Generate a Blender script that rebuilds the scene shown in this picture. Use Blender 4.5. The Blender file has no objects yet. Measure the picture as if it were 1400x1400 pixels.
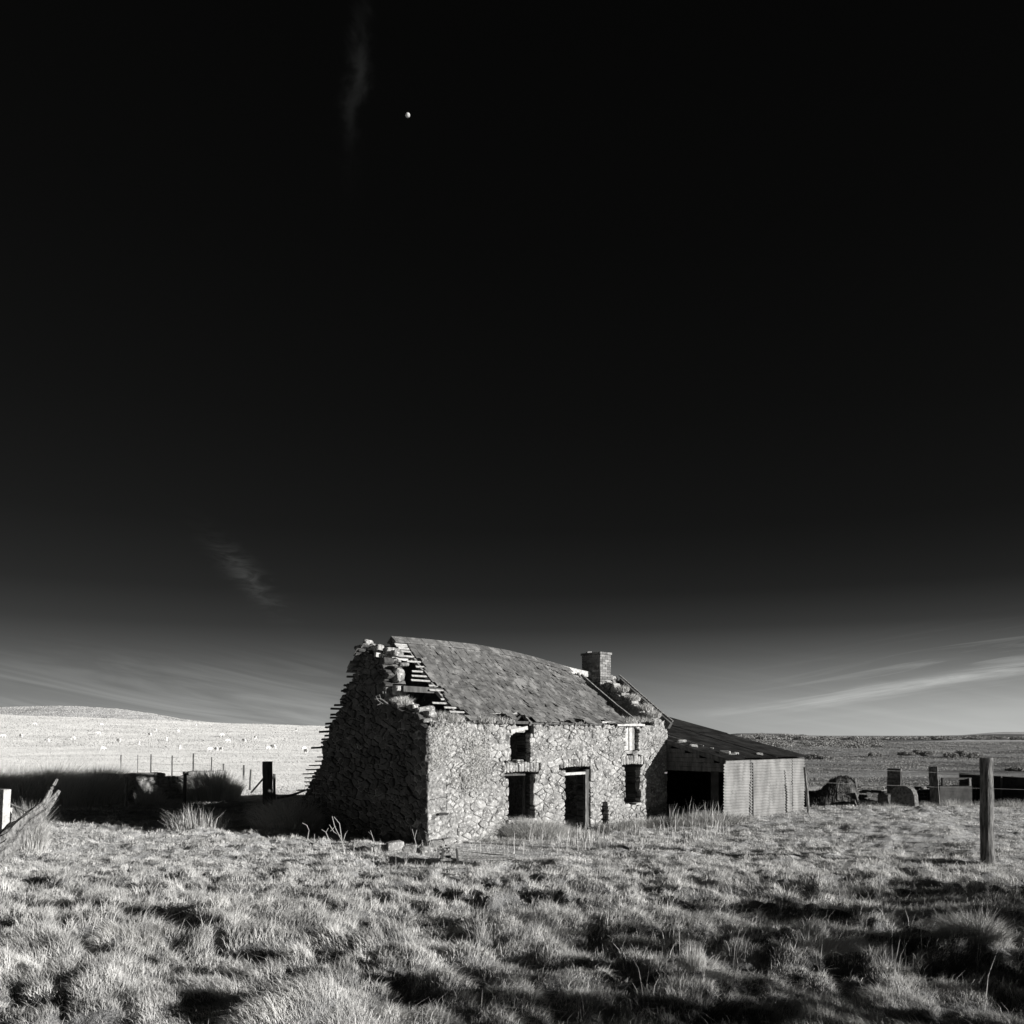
import bpy, math, random
import numpy as np
from mathutils import Vector
rad = math.radians
scene = bpy.context.scene
COL = scene.collection
R = np.random.RandomState

# ------------------------------------------------------------------ camera
F = 1200.0            # focal length in pixels of the 1400 px photograph
CZ = 2.6              # camera height above the cottage's ground
cam_d = bpy.data.cameras.new("camera"); cam = bpy.data.objects.new("camera", cam_d); COL.objects.link(cam)
cam.location = (0, 0, CZ); cam.rotation_euler = (rad(90), 0, 0)
cam_d.sensor_width = 36; cam_d.lens = 36 * F / 1400; cam_d.shift_y = 305 / 1400
cam_d.clip_end = 30000; cam_d.clip_start = 0.1
scene.camera = cam
scene.view_settings.view_transform = 'Standard'; scene.view_settings.look = 'None'
scene.view_settings.exposure = 0.55; scene.view_settings.gamma = 1
# ------------------------------------------------------------------ sun
SUN_EL = rad(11.0)
SUN_H = Vector((0.91, -0.415)).normalized()      # horizontal direction towards the sun
sd = bpy.data.lights.new("sun", 'SUN'); sd.energy = 5.0; sd.angle = rad(0.5); sd.color = (1.0, 0.985, 0.96)
so = bpy.data.objects.new("sun", sd); COL.objects.link(so)
tosun = Vector((SUN_H.x * math.cos(SUN_EL), SUN_H.y * math.cos(SUN_EL), math.sin(SUN_EL)))
so.rotation_euler = tosun.to_track_quat('Z', 'Y').to_euler()
so.location = (40, -20, 30)

# ------------------------------------------------------------------ node helper
class NT:
    def __init__(s, tree): s.t = tree; s.n = tree.nodes; s.l = tree.links
    def new(s, typ, **kw):
        n = s.n.new(typ)
        for k, v in kw.items(): setattr(n, k, v)
        return n
    def link(s, a, b): s.l.new(a, b)
    def val(s, x, sock):
        if isinstance(x, (int, float)): sock.default_value = x
        elif isinstance(x, tuple): sock.default_value = x
        else: s.l.new(x, sock)
    def m(s, op, a, b=0.0, c=0.0, clamp=False):
        n = s.n.new('ShaderNodeMath'); n.operation = op; n.use_clamp = clamp
        s.val(a, n.inputs[0]); s.val(b, n.inputs[1])
        if len(n.inputs) > 2: s.val(c, n.inputs[2])
        return n.outputs[0]
    def vec(s, x, y, z=0.0):
        n = s.n.new('ShaderNodeCombineXYZ')
        for i, v in enumerate((x, y, z)): s.val(v, n.inputs[i])
        return n.outputs[0]
    def noise(s, v, scale, detail=4, rough=0.55, dist=0.0):
        n = s.n.new('ShaderNodeTexNoise'); n.inputs['Scale'].default_value = scale
        n.inputs['Detail'].default_value = detail; n.inputs['Roughness'].default_value = rough
        n.inputs['Distortion'].default_value = dist
        if v is not None: s.l.new(v, n.inputs['Vector'])
        return n.outputs['Fac']
    def rng(s, v, a, b, c=0.0, d=1.0, smooth=True):
        n = s.n.new('ShaderNodeMapRange'); n.interpolation_type = 'SMOOTHSTEP' if smooth else 'LINEAR'
        s.val(v, n.inputs[0])
        for i, q in enumerate((a, b, c, d)): s.val(q, n.inputs[i + 1])
        return n.outputs[0]
    def ramp(s, v, stops):
        n = s.n.new('ShaderNodeValToRGB'); e = n.color_ramp.elements
        while len(e) < len(stops): e.new(0.5)
        for i, (p, c) in enumerate(stops):
            e[i].position = p; e[i].color = (c, c, c, 1) if isinstance(c, (int, float)) else (*c, 1)
        s.val(v, n.inputs[0]); return n.outputs[0]

# ------------------------------------------------------------------ world: the infrared-black sky
world = bpy.data.worlds.new("World"); scene.world = world; world.use_nodes = True
w = NT(world.node_tree); w.n.clear()
tc = w.new('ShaderNodeTexCoord'); sp = w.new('ShaderNodeSeparateXYZ'); w.link(tc.outputs['Generated'], sp.inputs[0])
dx, dy, dz = sp.outputs
sky = w.new('ShaderNodeTexSky', sky_type='NISHITA'); sky.sun_disc = False; sky.sun_elevation = SUN_EL
sky.sun_rotation = math.atan2(SUN_H.x, SUN_H.y); sky.altitude = 300; sky.air_density = 1; sky.dust_density = 0.3
sr = w.new('ShaderNodeSeparateColor'); w.link(sky.outputs[0], sr.inputs[0])
hor = w.m('SQRT', w.m('ADD', w.m('MULTIPLY', dx, dx), w.m('MULTIPLY', dy, dy)))
te = w.m('DIVIDE', dz, w.m('MAXIMUM', hor, 0.02))                 # tangent of the elevation
az = w.m('ARCTAN2', dx, dy)                                       # azimuth, 0 straight ahead, + to the right
# infrared film darkens the clear sky: a curve over elevation
base = w.ramp(w.m('MULTIPLY', w.m('MAXIMUM', te, 0.0), 1.25), [
    (0.0, 0.150), (0.03, 0.128), (0.065, 0.083), (0.11, 0.040), (0.15, 0.0155), (0.20, 0.0062), (0.29, 0.0030),
    (0.45, 0.0020), (0.7, 0.0014), (1.0, 0.0011)])
sunward = w.rng(az, -0.1, 0.6, 0.0, 1.0)
low = w.rng(te, 0.0, 0.22, 1.0, 0.0)
left = w.rng(az, -0.5, 0.05, 0.98, 0.9)
gain = w.m('ADD', left, w.m('MULTIPLY', w.m('MULTIPLY', sunward, low), 1.25))
gain = w.m('ADD', gain, w.m('MULTIPLY', w.m('MULTIPLY', w.rng(w.m('ABSOLUTE', az), 0.8, 1.5), w.rng(te, 0.0, 1.2, 1.0, 0.0)), 1.0))
skyv = w.m('MULTIPLY', base, gain)
skyv = w.m('ADD', skyv, w.m('MULTIPLY', w.m('POWER', sr.outputs[0], 2.0), 0.0008))
# cirrus
def streak(slope, off, su, sv, seed):
    v = w.m('SUBTRACT', te, w.m('MULTIPLY', az, slope))
    vec = w.vec(w.m('MULTIPLY', az, su), w.m('MULTIPLY', v, sv), seed)
    return v, vec
def gauss(x, c, wd):
    d = w.m('DIVIDE', w.m('SUBTRACT', x, c), wd)
    return w.m('POWER', 2.718, w.m('MULTIPLY', w.m('MULTIPLY', d, d), -1.0))
v1, c1 = streak(0.0, 0, 3.2, 46.0, 1.3)
# right bank rising away to the right
curve = w.m('ADD', w.m('MULTIPLY', az, 0.128), -0.004)
curve = w.m('ADD', curve, w.m('MULTIPLY', w.m('SINE', w.m('MULTIPLY', az, 17.0)), 0.0022))
vr = w.m('SUBTRACT', te, curve)
nr = w.noise(w.vec(w.m('MULTIPLY', az, 6.0), w.m('MULTIPLY', vr, 120.0), 4.2), 1.0, 6, 0.6, 0.6)
nr2 = w.noise(w.vec(w.m('MULTIPLY', az, 9.0), w.m('MULTIPLY', vr, 40.0), 9.2), 1.0, 3, 0.5, 0.2)
mr = w.m('MULTIPLY', gauss(vr, 0.0, 0.0062), w.rng(az, 0.16, 0.40))
mr = w.m('MULTIPLY', mr, w.rng(nr, 0.28, 0.62))
mr2 = w.m('MULTIPLY', w.m('MULTIPLY', gauss(vr, 0.010, 0.026), w.rng(az, 0.14, 0.5)), w.rng(nr, 0.50, 0.72))
cr = w.m('ADD', w.m('MULTIPLY', mr, 0.15), w.m('MULTIPLY', mr2, 0.07))
# left veils falling to the right
vl = w.m('ADD', te, w.m('MULTIPLY', az, 0.17))
nl = w.noise(w.vec(w.m('MULTIPLY', az, 3.6), w.m('MULTIPLY', vl, 44.0), 2.0), 1.0, 6, 0.55, 1.6)
ml = w.m('MULTIPLY', w.rng(te, 0.01, 0.11, 1.0, 0.0), w.rng(az, -0.22, -0.16, 1.0, 0.25))
ml = w.m('MULTIPLY', ml, w.rng(nl, 0.32, 0.74))
cl = w.m('MULTIPLY', ml, 0.082)
# two lone wisps higher up
na = w.noise(w.vec(w.m('ADD', w.m('MULTIPLY', az, 22.0), w.m('MULTIPLY', te, 18.0)), w.m('MULTIPLY', te, 70.0), 3.0), 1.0, 6, 0.6, 1.5)
axis = w.m('ADD', w.m('SUBTRACT', te, 0.172), w.m('MULTIPLY', w.m('ADD', az, 0.292), 1.05))
along = w.m('SUBTRACT', w.m('SUBTRACT', te, 0.172), w.m('MULTIPLY', w.m('ADD', az, 0.292), 0.8))
ma = w.m('MULTIPLY', gauss(axis, 0.0, 0.018), gauss(along, 0.0, 0.055))
ma = w.m('MULTIPLY', ma, w.rng(na, 0.35, 0.7))
nb = w.noise(w.vec(w.m('MULTIPLY', az, 34.0), w.m('MULTIPLY', te, 13.0), 6.0), 1.0, 4, 0.5, 0.6)
nw = w.noise(w.vec(w.m('MULTIPLY', az, 9.0), w.m('MULTIPLY', te, 9.0), 12.0), 1.0, 5, 0.6, 0.4)
mb = w.m('MULTIPLY', gauss(w.m('ADD', w.m('ADD', az, w.m('MULTIPLY', w.m('SUBTRACT', te, 0.72), -0.10)), w.m('MULTIPLY', w.m('SUBTRACT', nw, 0.5), 0.09)), -0.180, 0.0095), gauss(te, 0.745, 0.07))
mb = w.m('MULTIPLY', mb, w.rng(nb, 0.25, 0.7))
cw = w.m('ADD', w.m('MULTIPLY', ma, 0.024), w.m('MULTIPLY', mb, 0.008))
tot = w.m('ADD', w.m('ADD', skyv, cr), w.m('ADD', cl, cw))
tint = w.new('ShaderNodeCombineColor')
w.link(w.m('MULTIPLY', tot, 0.985), tint.inputs[0]); w.link(w.m('MULTIPLY', tot, 1.0), tint.inputs[1]); w.link(w.m('MULTIPLY', tot, 0.975), tint.inputs[2])
bg = w.new('ShaderNodeBackground'); bg.inputs[1].default_value = 1.0; w.link(tint.outputs[0], bg.inputs[0])
wo = w.new('ShaderNodeOutputWorld'); w.link(bg.outputs[0], wo.inputs[0])

# ------------------------------------------------------------------ materials (all near-neutral greys: the place as infrared film sees it)
def grey(v): return (v, v * 0.992, v * 0.972, 1)
def mat(name, lo, hi, scale=6.0, rough=0.9, bump=0.0, bscale=30.0, island=0.0, detail=5, stretch=None, spec=0.2, spots=None, trans=0.0, obj=False):
    mt = bpy.data.materials.new(name); mt.use_nodes = True; t = NT(mt.node_tree); t.n.clear()
    tcn = t.new('ShaderNodeTexCoord'); geo = t.new('ShaderNodeNewGeometry')
    co = tcn.outputs['Object'] if obj else geo.outputs['Position']
    if stretch:
        mp = t.new('ShaderNodeMapping'); mp.inputs['Scale'].default_value = stretch; t.link(co, mp.inputs[0]); co = mp.outputs[0]
    f = t.rng(t.noise(co, scale, detail, 0.6), 0.28, 0.72)
    if island:
        f = t.m('ADD', t.m('MULTIPLY', f, 1 - island), t.m('MULTIPLY', geo.outputs['Random Per Island'], island))
    c = t.ramp(f, [(0.0, grey(lo)[:3]), (1.0, grey(hi)[:3])])
    if spots:
        sc, th, val, amt = spots
        k = t.rng(t.noise(co, sc, 6, 0.7), th, th + 0.07, 0.0, amt)
        mx = t.new('ShaderNodeMix', data_type='RGBA'); t.link(k, mx.inputs[0]); t.link(c, mx.inputs[6]); mx.inputs[7].default_value = grey(val); c = mx.outputs[2]
    b = t.new('ShaderNodeBsdfPrincipled'); t.link(c, b.inputs['Base Color']); b.inputs['Roughness'].default_value = rough
    b.inputs['Specular IOR Level'].default_value = spec
    if bump:
        bn = t.new('ShaderNodeBump'); bn.inputs['Strength'].default_value = min(1, bump); bn.inputs['Distance'].default_value = 0.02 * max(1, bump)
        t.link(t.noise(co, bscale, 6, 0.65), bn.inputs['Height']); t.link(bn.outputs[0], b.inputs['Normal'])
    out = t.new('ShaderNodeOutputMaterial'); sh = b.outputs[0]
    if trans:
        tr = t.new('ShaderNodeBsdfTranslucent'); t.link(c, tr.inputs[0]); ms = t.new('ShaderNodeMixShader'); ms.inputs[0].default_value = trans
        t.link(b.outputs[0], ms.inputs[1]); t.link(tr.outputs[0], ms.inputs[2]); sh = ms.outputs[0]
    t.link(sh, out.inputs[0]); return mt

M = {}
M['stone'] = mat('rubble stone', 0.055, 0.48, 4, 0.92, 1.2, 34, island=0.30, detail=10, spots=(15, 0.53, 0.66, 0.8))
M['pillar_stone'] = mat('grey pillar stone', 0.07, 0.22, 14, 0.95, 1.2, 40, spots=(12, .58, .3, .5))
M['wall_dark'] = mat('dark wall stone', 0.035, 0.11, 6, 0.95, 0.6, 30, island=.5)  # also used inside the openings, where its dark colour stands in for shade
M['field_stone'] = mat('field wall rubble', 0.14, 0.46, 6, 0.95, 1.0, 30, island=.4)
M['dead_growth'] = mat('dead dark growth', 0.03, 0.12, 3, 0.9, 0, island=.5)
M['stone_dark'] = mat('stone with gable shade in colour', 0.03, 0.16, 7, 0.95, 0.9, 34, island=0.5, spots=(11, 0.60, 0.32, 0.5))  # darker copy of the rubble stone; the gable's shade is in the colour
M['mortar'] = mat('earth mortar', 0.10, 0.36, 16, 1.0, 0.8, 60)
M['slate'] = mat('old roof slate', 0.05, 0.20, 7, 0.8, 0.5, 40, island=0.48, spots=(2.6, 0.53, 0.32, 0.6), spec=0.3)
M['wood_pale'] = mat('bleached timber', 0.32, 0.60, 14, 0.85, 0.5, 50, stretch=(1, 1, 1))
M['wood'] = mat('weathered timber', 0.07, 0.36, 26, 0.9, 1.2, 60, stretch=(1, 1, 0.16))
M['post_wood'] = mat('old post timber', 0.04, 0.24, 26, 0.9, 1.2, 60, stretch=(1, 1, 0.16))
M['wood_dark'] = mat('dark damp timber', 0.05, 0.13, 10, 0.9, 0.6, 40, stretch=(1, 1, 0.25))
M['brick'] = mat('sooty chimney brick', 0.07, 0.34, 12, 0.9, 0.5, 60, island=0.6)
M['tin_light'] = mat('limewashed corrugated iron', 0.11, 0.31, 3.2, 0.8, 0.3, 20, island=.35, spots=(4, 0.55, 0.12, 0.6), stretch=(1, 1, .35), spec=0.1)
M['tin_roof'] = mat('tarred corrugated iron', 0.022, 0.085, 2.4, 0.85, 0.2, 20, spec=0.15)
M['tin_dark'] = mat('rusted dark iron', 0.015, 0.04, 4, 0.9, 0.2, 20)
M['grass'] = mat('infrared bright grass blades', 0.20, 0.98, 2.4, 0.8, 0, island=0.25, trans=0.30, spec=0.1)
M['straw'] = mat('dry straw stems', 0.35, 0.70, 3, 0.8, 0, island=0.6, trans=0.15)
M['rush'] = mat('dull rush blades', 0.45, 0.85, 2, 0.85, 0, island=0.6, trans=0.15)
M['scrub'] = mat('scrub leaves', 0.18, 0.44, 1.5, 0.85, 0, island=0.5, trans=0.1)
M['creeper'] = mat('pale moss and creeper', 0.34, 0.80, 4, 0.9, 0, island=0.5, trans=0.15)
M['twig'] = mat('bleached twig bark', 0.28, 0.50, 12, 0.9, 0.2, 60)
M['wire'] = mat('galvanised wire', 0.20, 0.30, 12, 0.6, 0)
M['wool'] = mat('sheep wool', 0.75, 0.9, 12, 0.95, 0.3, 60)
M['moon'] = mat('moon rock', 0.08, 0.50, 0.035, 1.0, 0, detail=3)
M['far_hill'] = mat('pale hill pasture', 0.60, 0.78, 0.05, 0.9, 0, island=0.1, trans=0.5, spec=0.05)
M['plain_tuft'] = mat('dull moor sward', 0.16, 0.44, 0.05, 0.9, 0, island=0.2, trans=0.15, spec=0.05, stretch=(1, 0.6, 1))
M['soil'] = mat('dark peaty soil', 0.06, 0.14, 6, 1.0, 0.6, 20)

# ------------------------------------------------------------------ object helpers
def tag(o, label=None, cat=None, group=None, kind=None):
    if label: o['label'] = label
    if cat: o['category'] = cat
    if group: o['group'] = group
    if kind: o['kind'] = kind
    return o
def thing(name, label, cat, loc=(0, 0, 0), group=None):
    o = bpy.data.objects.new(name, None); COL.objects.link(o); o.location = loc; o.empty_display_size = 0.2
    return tag(o, label, cat, group)
def mesh_np(name, V, quads=None, tris=None, m=None, parent=None, smooth=False, base=None):
    """one mesh object from numpy arrays; V are world coordinates (made local to the thing's base)"""
    V = np.asarray(V, dtype=np.float32).reshape(-1, 3)
    nq = 0 if quads is None else len(quads); nt = 0 if tris is None else len(tris)
    org = np.zeros(3)
    top = parent
    if parent is not None:
        while top is not None: org = org + np.array(top.location); top = top.parent
    elif base is not None: org = np.array(base, dtype=float)
    me = bpy.data.meshes.new(name); me.vertices.add(len(V)); me.vertices.foreach_set('co', (V - org.astype(np.float32)).ravel())
    idx = []; starts = []; k = 0
    parts = []
    if nq: parts.append(np.asarray(quads, dtype=np.int32).ravel())
    if nt: parts.append(np.asarray(tris, dtype=np.int32).ravel())
    li = np.concatenate(parts)
    st = np.concatenate([np.arange(nq, dtype=np.int32) * 4, nq * 4 + np.arange(nt, dtype=np.int32) * 3])
    me.loops.add(len(li)); me.loops.foreach_set('vertex_index', li)
    me.polygons.add(nq + nt); me.polygons.foreach_set('loop_start', st)
    me.update(calc_edges=True)
    me.polygons.foreach_set('use_smooth', np.full(nq + nt, bool(smooth)))
    me.materials.append(M[m] if isinstance(m, str) else m)
    o = bpy.data.objects.new(name, me); COL.objects.link(o)
    if parent is not None: o.parent = parent
    elif base is not None: o.location = base
    return o
CUBE = np.array([[-1,-1,-1],[1,-1,-1],[1,1,-1],[-1,1,-1],[-1,-1,1],[1,-1,1],[1,1,1],[-1,1,1]], float)
CQ = np.array([[0,3,2,1],[4,5,6,7],[0,1,5,4],[1,2,6,5],[2,3,7,6],[3,0,4,7]])
class MB:
    def __init__(s): s.v = []; s.q = []; s.t = []; s.n = 0
    def add(s, V, q=None, t=None):
        V = np.asarray(V, float).reshape(-1, 3); s.v.append(V)
        if q is not None and len(q): s.q.append(np.asarray(q) + s.n)
        if t is not None and len(t): s.t.append(np.asarray(t) + s.n)
        s.n += len(V)
    def hexa(s, pts): s.add(pts, CQ)
    def beam(s, a, b, wd, th, up=(0, 0, 1), jit=0.0, rng=None, taper=1.0, seg=1, bow=0.0):
        a = np.array(a, float); b = np.array(b, float); d = b - a; L = np.linalg.norm(d); d /= L
        up = np.array(up, float); sx = np.cross(d, up); sx /= np.linalg.norm(sx); uz = np.cross(sx, d)
        rows = []
        for i in range(seg + 1):
            f = i / seg; k = 1 + (taper - 1) * f
            p = a + d * L * f
            if rng is not None and jit: p = p + sx * rng.uniform(-jit, jit) + uz * rng.uniform(-jit, jit)
            p = p + uz * bow * math.sin(math.pi * f)
            for sa, sb in ((-1, -1), (1, -1), (1, 1), (-1, 1)):
                rows.append(p + sx * sa * wd / 2 * k + uz * sb * th / 2 * k)
        q = []
        for i in range(seg):
            o = i * 4
            for j in range(4): q.append([o + j, o + (j + 1) % 4, o + 4 + (j + 1) % 4, o + 4 + j])
        q.append([3, 2, 1, 0]); o = seg * 4; q.append([o, o + 1, o + 2, o + 3]); s.add(rows, q)
    def tube(s, pts, rads, n=8, rng=None, rough=0.0, cap=True, groove=0.0):
        gv = (rng.uniform(-groove, groove, n) if rng is not None else np.zeros(n))
        pts = [np.array(p, float) for p in pts]; rows = []
        for i, p in enumerate(pts):
            d = pts[min(i + 1, len(pts) - 1)] - pts[max(i - 1, 0)]; d /= (np.linalg.norm(d) + 1e-9)
            rf = np.array([0, 0, 1.0]) if abs(d[2]) < 0.9 else np.array([1.0, 0, 0])
            a = np.cross(d, rf); a /= np.linalg.norm(a); b = np.cross(d, a)
            for j in range(n):
                th = 2 * math.pi * j / n; r = rads[i] * (1 + gv[j] + (rng.uniform(-rough, rough) if rng is not None else 0))
                rows.append(p + a * math.cos(th) * r + b * math.sin(th) * r)
        q = [[i * n + j, i * n + (j + 1) % n, (i + 1) * n + (j + 1) % n, (i + 1) * n + j] for i in range(len(pts) - 1) for j in range(n)]
        t = []
        if cap:
            rows.append(pts[0]); rows.append(pts[-1]); c0 = len(rows) - 2; c1 = c0 + 1; e = (len(pts) - 1) * n
            t = [[c0, (j + 1) % n, j] for j in range(n)] + [[c1, e + j, e + (j + 1) % n] for j in range(n)]
        s.add(rows, q, t)
    def build(s, name, m, parent=None, base=None, smooth=False):
        V = np.concatenate(s.v); q = np.concatenate(s.q) if s.q else None; t = np.concatenate(s.t) if s.t else None
        return mesh_np(name, V, q, t, m, parent, smooth, base)

# ------------------------------------------------------------------ noise
def h2(ix, iy, seed):
    n = (ix.astype(np.int64) * 374761393 + iy.astype(np.int64) * 668265263 + seed * 1442695041) & 0xffffffff
    n = ((n ^ (n >> 13)) * 1274126177) & 0xffffffff; n = (n ^ (n >> 16)) * 2246822519 & 0xffffffff
    return ((n ^ (n >> 15)) & 0xffffff) / float(0xffffff)
def vnoise(x, y, seed=0):
    ix = np.floor(x); iy = np.floor(y); fx = x - ix; fy = y - iy; fx = fx * fx * (3 - 2 * fx); fy = fy * fy * (3 - 2 * fy)
    a = h2(ix, iy, seed); b = h2(ix + 1, iy, seed); c = h2(ix, iy + 1, seed); d = h2(ix + 1, iy + 1, seed)
    return (a * (1 - fx) + b * fx) * (1 - fy) + (c * (1 - fx) + d * fx) * fy - 0.5
def fbm(x, y, seed=0, o=4):
    r = 0; k = 1.0
    for i in range(o): r = r + vnoise(x * 2 ** i, y * 2 ** i, seed + i) * k; k *= 0.5
    return r
def ss(t): t = np.clip(t, 0, 1); return t * t * (3 - 2 * t)

# ------------------------------------------------------------------ terrain height
UX, UY = 0.753, 0.658
OX, OY = -1.96, 20.4
def ST(x, y):      # world -> cottage frame (s along the front, t backwards)
    a = x - OX; b = y - OY
    return a * UX + b * UY, -a * UY + b * UX
def W(s, t, z): return np.array([OX + UX * s - UY * t, OY + UY * s + UX * t, z])
def Wv(s, t, z): return np.stack([OX + UX * s - UY * t, OY + UY * s + UX * t, z], -1)

def tussock(x, y, cell, seed, full=False):
    """domes on a jittered grid: height 0..1, and the offset from the winning centre"""
    cx = np.floor(x / cell); cy = np.floor(y / cell); best = np.zeros_like(x); ox = np.zeros_like(x); oy = np.zeros_like(x)
    for i in (-1, 0, 1):
        for j in (-1, 0, 1):
            gx = cx + i; gy = cy + j
            px = (gx + 0.15 + 0.7 * h2(gx, gy, seed)) * cell; py = (gy + 0.15 + 0.7 * h2(gx, gy, seed + 7)) * cell
            r = cell * (0.45 + 0.45 * h2(gx, gy, seed + 13)); hh = 0.25 + 0.75 * h2(gx, gy, seed + 21) ** 1.3
            ddx = x - px; ddy = y - py
            v = hh * np.clip(1 - (ddx * ddx + ddy * ddy) / (r * r), 0, 1) ** 0.8
            b = v > best; best = np.where(b, v, best); ox = np.where(b, ddx / r, ox); oy = np.where(b, ddy / r, oy)
    return best, ox, oy
DEFER = []
MOUNDS = []   # (x, y, radius, height) special hummocks seen in the photograph
def base_h(x, y):
    yy = np.maximum(y, 0.01); r = np.clip(x / yy, -1.2, 1.2)
    z = 0.82 * (1 - ss((y - 3.0) / 16.0))
    z = z + 0.045 * np.clip(x - 3, 0, 7) * ss((y - 15) / 8) * (1 - ss((y - 26.5) / 4.5))
    zl = 0 * x
    yc = np.interp(r, [-1.2, -.583, -.48, -.375, -.3, -.225, 0], [974, 978, 982, 987, 990.5, 993, 1000]); zc = CZ + (1005 - yc) / F * 450
    yp = np.interp(r, [-1.2, -.62, -.583, -.54, -.5, -.45, -.41, -.375, -.33, 0], [975, 969, 968, 966.6, 966.5, 970, 976.5, 984, 990.5, 1003]); zp = CZ + (1005 - yp) / F * 900
    def lerp(a, b, za, zb, zz, w_=None):
        k = ss((y - a) / (b - a)); return np.where((y >= a) & (y < b), za + (zb - za) * k, zz)
    # left pasture
    knots = [(36, 0 * x), (60, 0 * x - 0.5), (120, 0 * x - 1.3), (220, 0 * x - 0.6), (320, 0.42 * zc - 0.2), (450, zc), (540, zc - 1.5), (900, zp), (1500, zp - 14), (12000, 0 * x - 4)]
    for (a, za), (b, zb) in zip(knots[:-1], knots[1:]):
        k = np.clip((y - a) / (b - a), 0, 1)
        if a in (450, 540): k = ss(k)
        if b == 900: k = k
        zl = np.where((y >= a) & (y < b), za + (zb - za) * k, zl)
    zl = np.where(y >= 12000, -4.0, zl)
    # right plain
    hr = 22 * ss((r - 0.47) / 0.10) * ss((y - 2300) / 1500) + 15 * ss((r - 0.22) / 0.04) * (1 - ss((r - 0.31) / 0.05)) * ss((y - 1600) / 1600)
    zr = 0.1 - 6.3 * ss((y - 37) / 95) + hr
    wr = ss((r + 0.12) / 0.28)
    far = ss((y - 34) / 6)
    return z * (1 - far) + far * (zl * (1 - wr) + zr * wr) + far * z
def ground(x, y, fine=True, full=False):
    x = np.asarray(x, float); y = np.asarray(y, float)
    z = base_h(x, y)
    d = np.hypot(x, y); near = 1 - ss((d - 30) / 14)
    s, t = ST(x, y)
    inside = (ss((s + 1.2) / 0.9) * ss((13.6 - s) / 0.8) * ss((t + 0.35) / 0.35) * ss((6.2 - t) / 0.9))
    inside = np.maximum(inside, ss((s - 8.4) / 0.4) * ss((13.2 - s) / 0.4) * ss((t + 2.4) / 0.4) * ss((4 - t) / 0.5))
    inside = np.maximum(inside, ss((s + 1.4) / .6) * ss((3.4 - s) / .8) * ss((t + 3.6) / .6) * ss((.6 - t) / .5))
    rough = near * (1 - 0.9 * inside)
    rough = rough * (1 - .35 * ss((x - 3) / 3) * ss((y - 16) / 4))
    z = z + rough * (0.09 * fbm(x / 2.6, y / 1.9, 3, 3) + 0.15 * fbm(x / 1.1 + 9, y / .75, 19, 3))
    t1, ox, oy = tussock(x + .42 * fbm(x * 1.7, y * 1.7, 90, 3), y * 1.3 + .40 * fbm(x * 1.7, y * 1.7, 95, 3), 0.38, 11); t2, ox2, oy2 = tussock(x + 31, y * 1.2, 0.23, 29)
    amp = 0.165 * (1 - .5 * ss((y - 12) / 6)) * (1 - .5 * ss((8 - y) / 3))
    hh = rough * (amp * t1 * (0.45 + 1.1 * ss(0.5 + 1.6 * fbm(x / 3.3, y / 2.4, 61, 2))) + 0.045 * t2)
    for (mx, my, mr, mh) in MOUNDS:
        q = ((x - mx) ** 2 + (y - my) ** 2) / mr ** 2; g = np.clip(1 - q, 0, 1) ** 1.2
        hh = hh + rough * mh * 0.45 * g
    z = z + hh
    z = z + (1 - near) * (0.10 * fbm(x / 6, y / 9, 8, 3) * ss((y - 40) / 30) * np.clip(y / 100, 0, 6))
    if full: return z, t1, ox, oy, t2, ox2, oy2, rough
    return z
def gz(x, y): return float(ground(np.array([x]), np.array([y]))[0])
def bz(x, y): return float(base_h(np.array([x]), np.array([y]))[0])
def hit(px, py):
    """the ground point seen at a photograph pixel (used once, to read positions off the photograph)"""
    a = (px - 700) / F; b = (py - 1005) / F
    Ds = np.arange(4, 60, 0.05); k = np.where(CZ - b * Ds <= base_h(a * Ds, Ds))[0]; D = float(Ds[k[0]]) if len(k) else 60.0
    return a * D, D
def Pp(px, py, D): return np.array([(px - 700) / F * D, D, CZ - (py - 1005) / F * D])
for px, py, mr, mh in ((165, 1330, .62, .30), (30, 1345, .5, .16), (1100, 1330, .75, .26), (1180, 1350, .6, .16), (1325, 1320, .42, .30), (390, 1415, .5, .22), (270, 1140, 1.1, .22), (60, 1120, 1.3, .28), (150, 1125, 1.4, .22), (940, 1360, .35, .14), (560, 1340, .6, .12)):
    gx, gy = hit(px, py); MOUNDS.append((gx, gy, mr, mh))

# ------------------------------------------------------------------ ground sheet (one polar sheet reaching the horizon)
na_, nr_ = 560, 900
azs = np.concatenate([np.linspace(-100, -36, 50)[:-1], np.linspace(-36, 36, na_ - 100), np.linspace(36, 100, 51)[1:]]) * math.pi / 180
rs = np.concatenate([[0.3], np.geomspace(1.2, 14000, nr_ - 1)])
A, RR = np.meshgrid(azs, rs); gx = RR * np.sin(A); gy = RR * np.cos(A)
gzv = ground(gx.ravel(), gy.ravel())
sg, tg = ST(gx.ravel(), gy.ravel())
gzv = np.where((sg > 0.3) & (sg < 8.5) & (tg > 0.3) & (tg < 4.6), np.minimum(gzv, 0.0), gzv)
na2 = len(azs); ii = np.arange(nr_ - 1)[:, None] * na2 + np.arange(na2 - 1)[None, :]
quads = np.stack([ii, ii + na2, ii + na2 + 1, ii + 1], -1).reshape(-1, 4)
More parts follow.
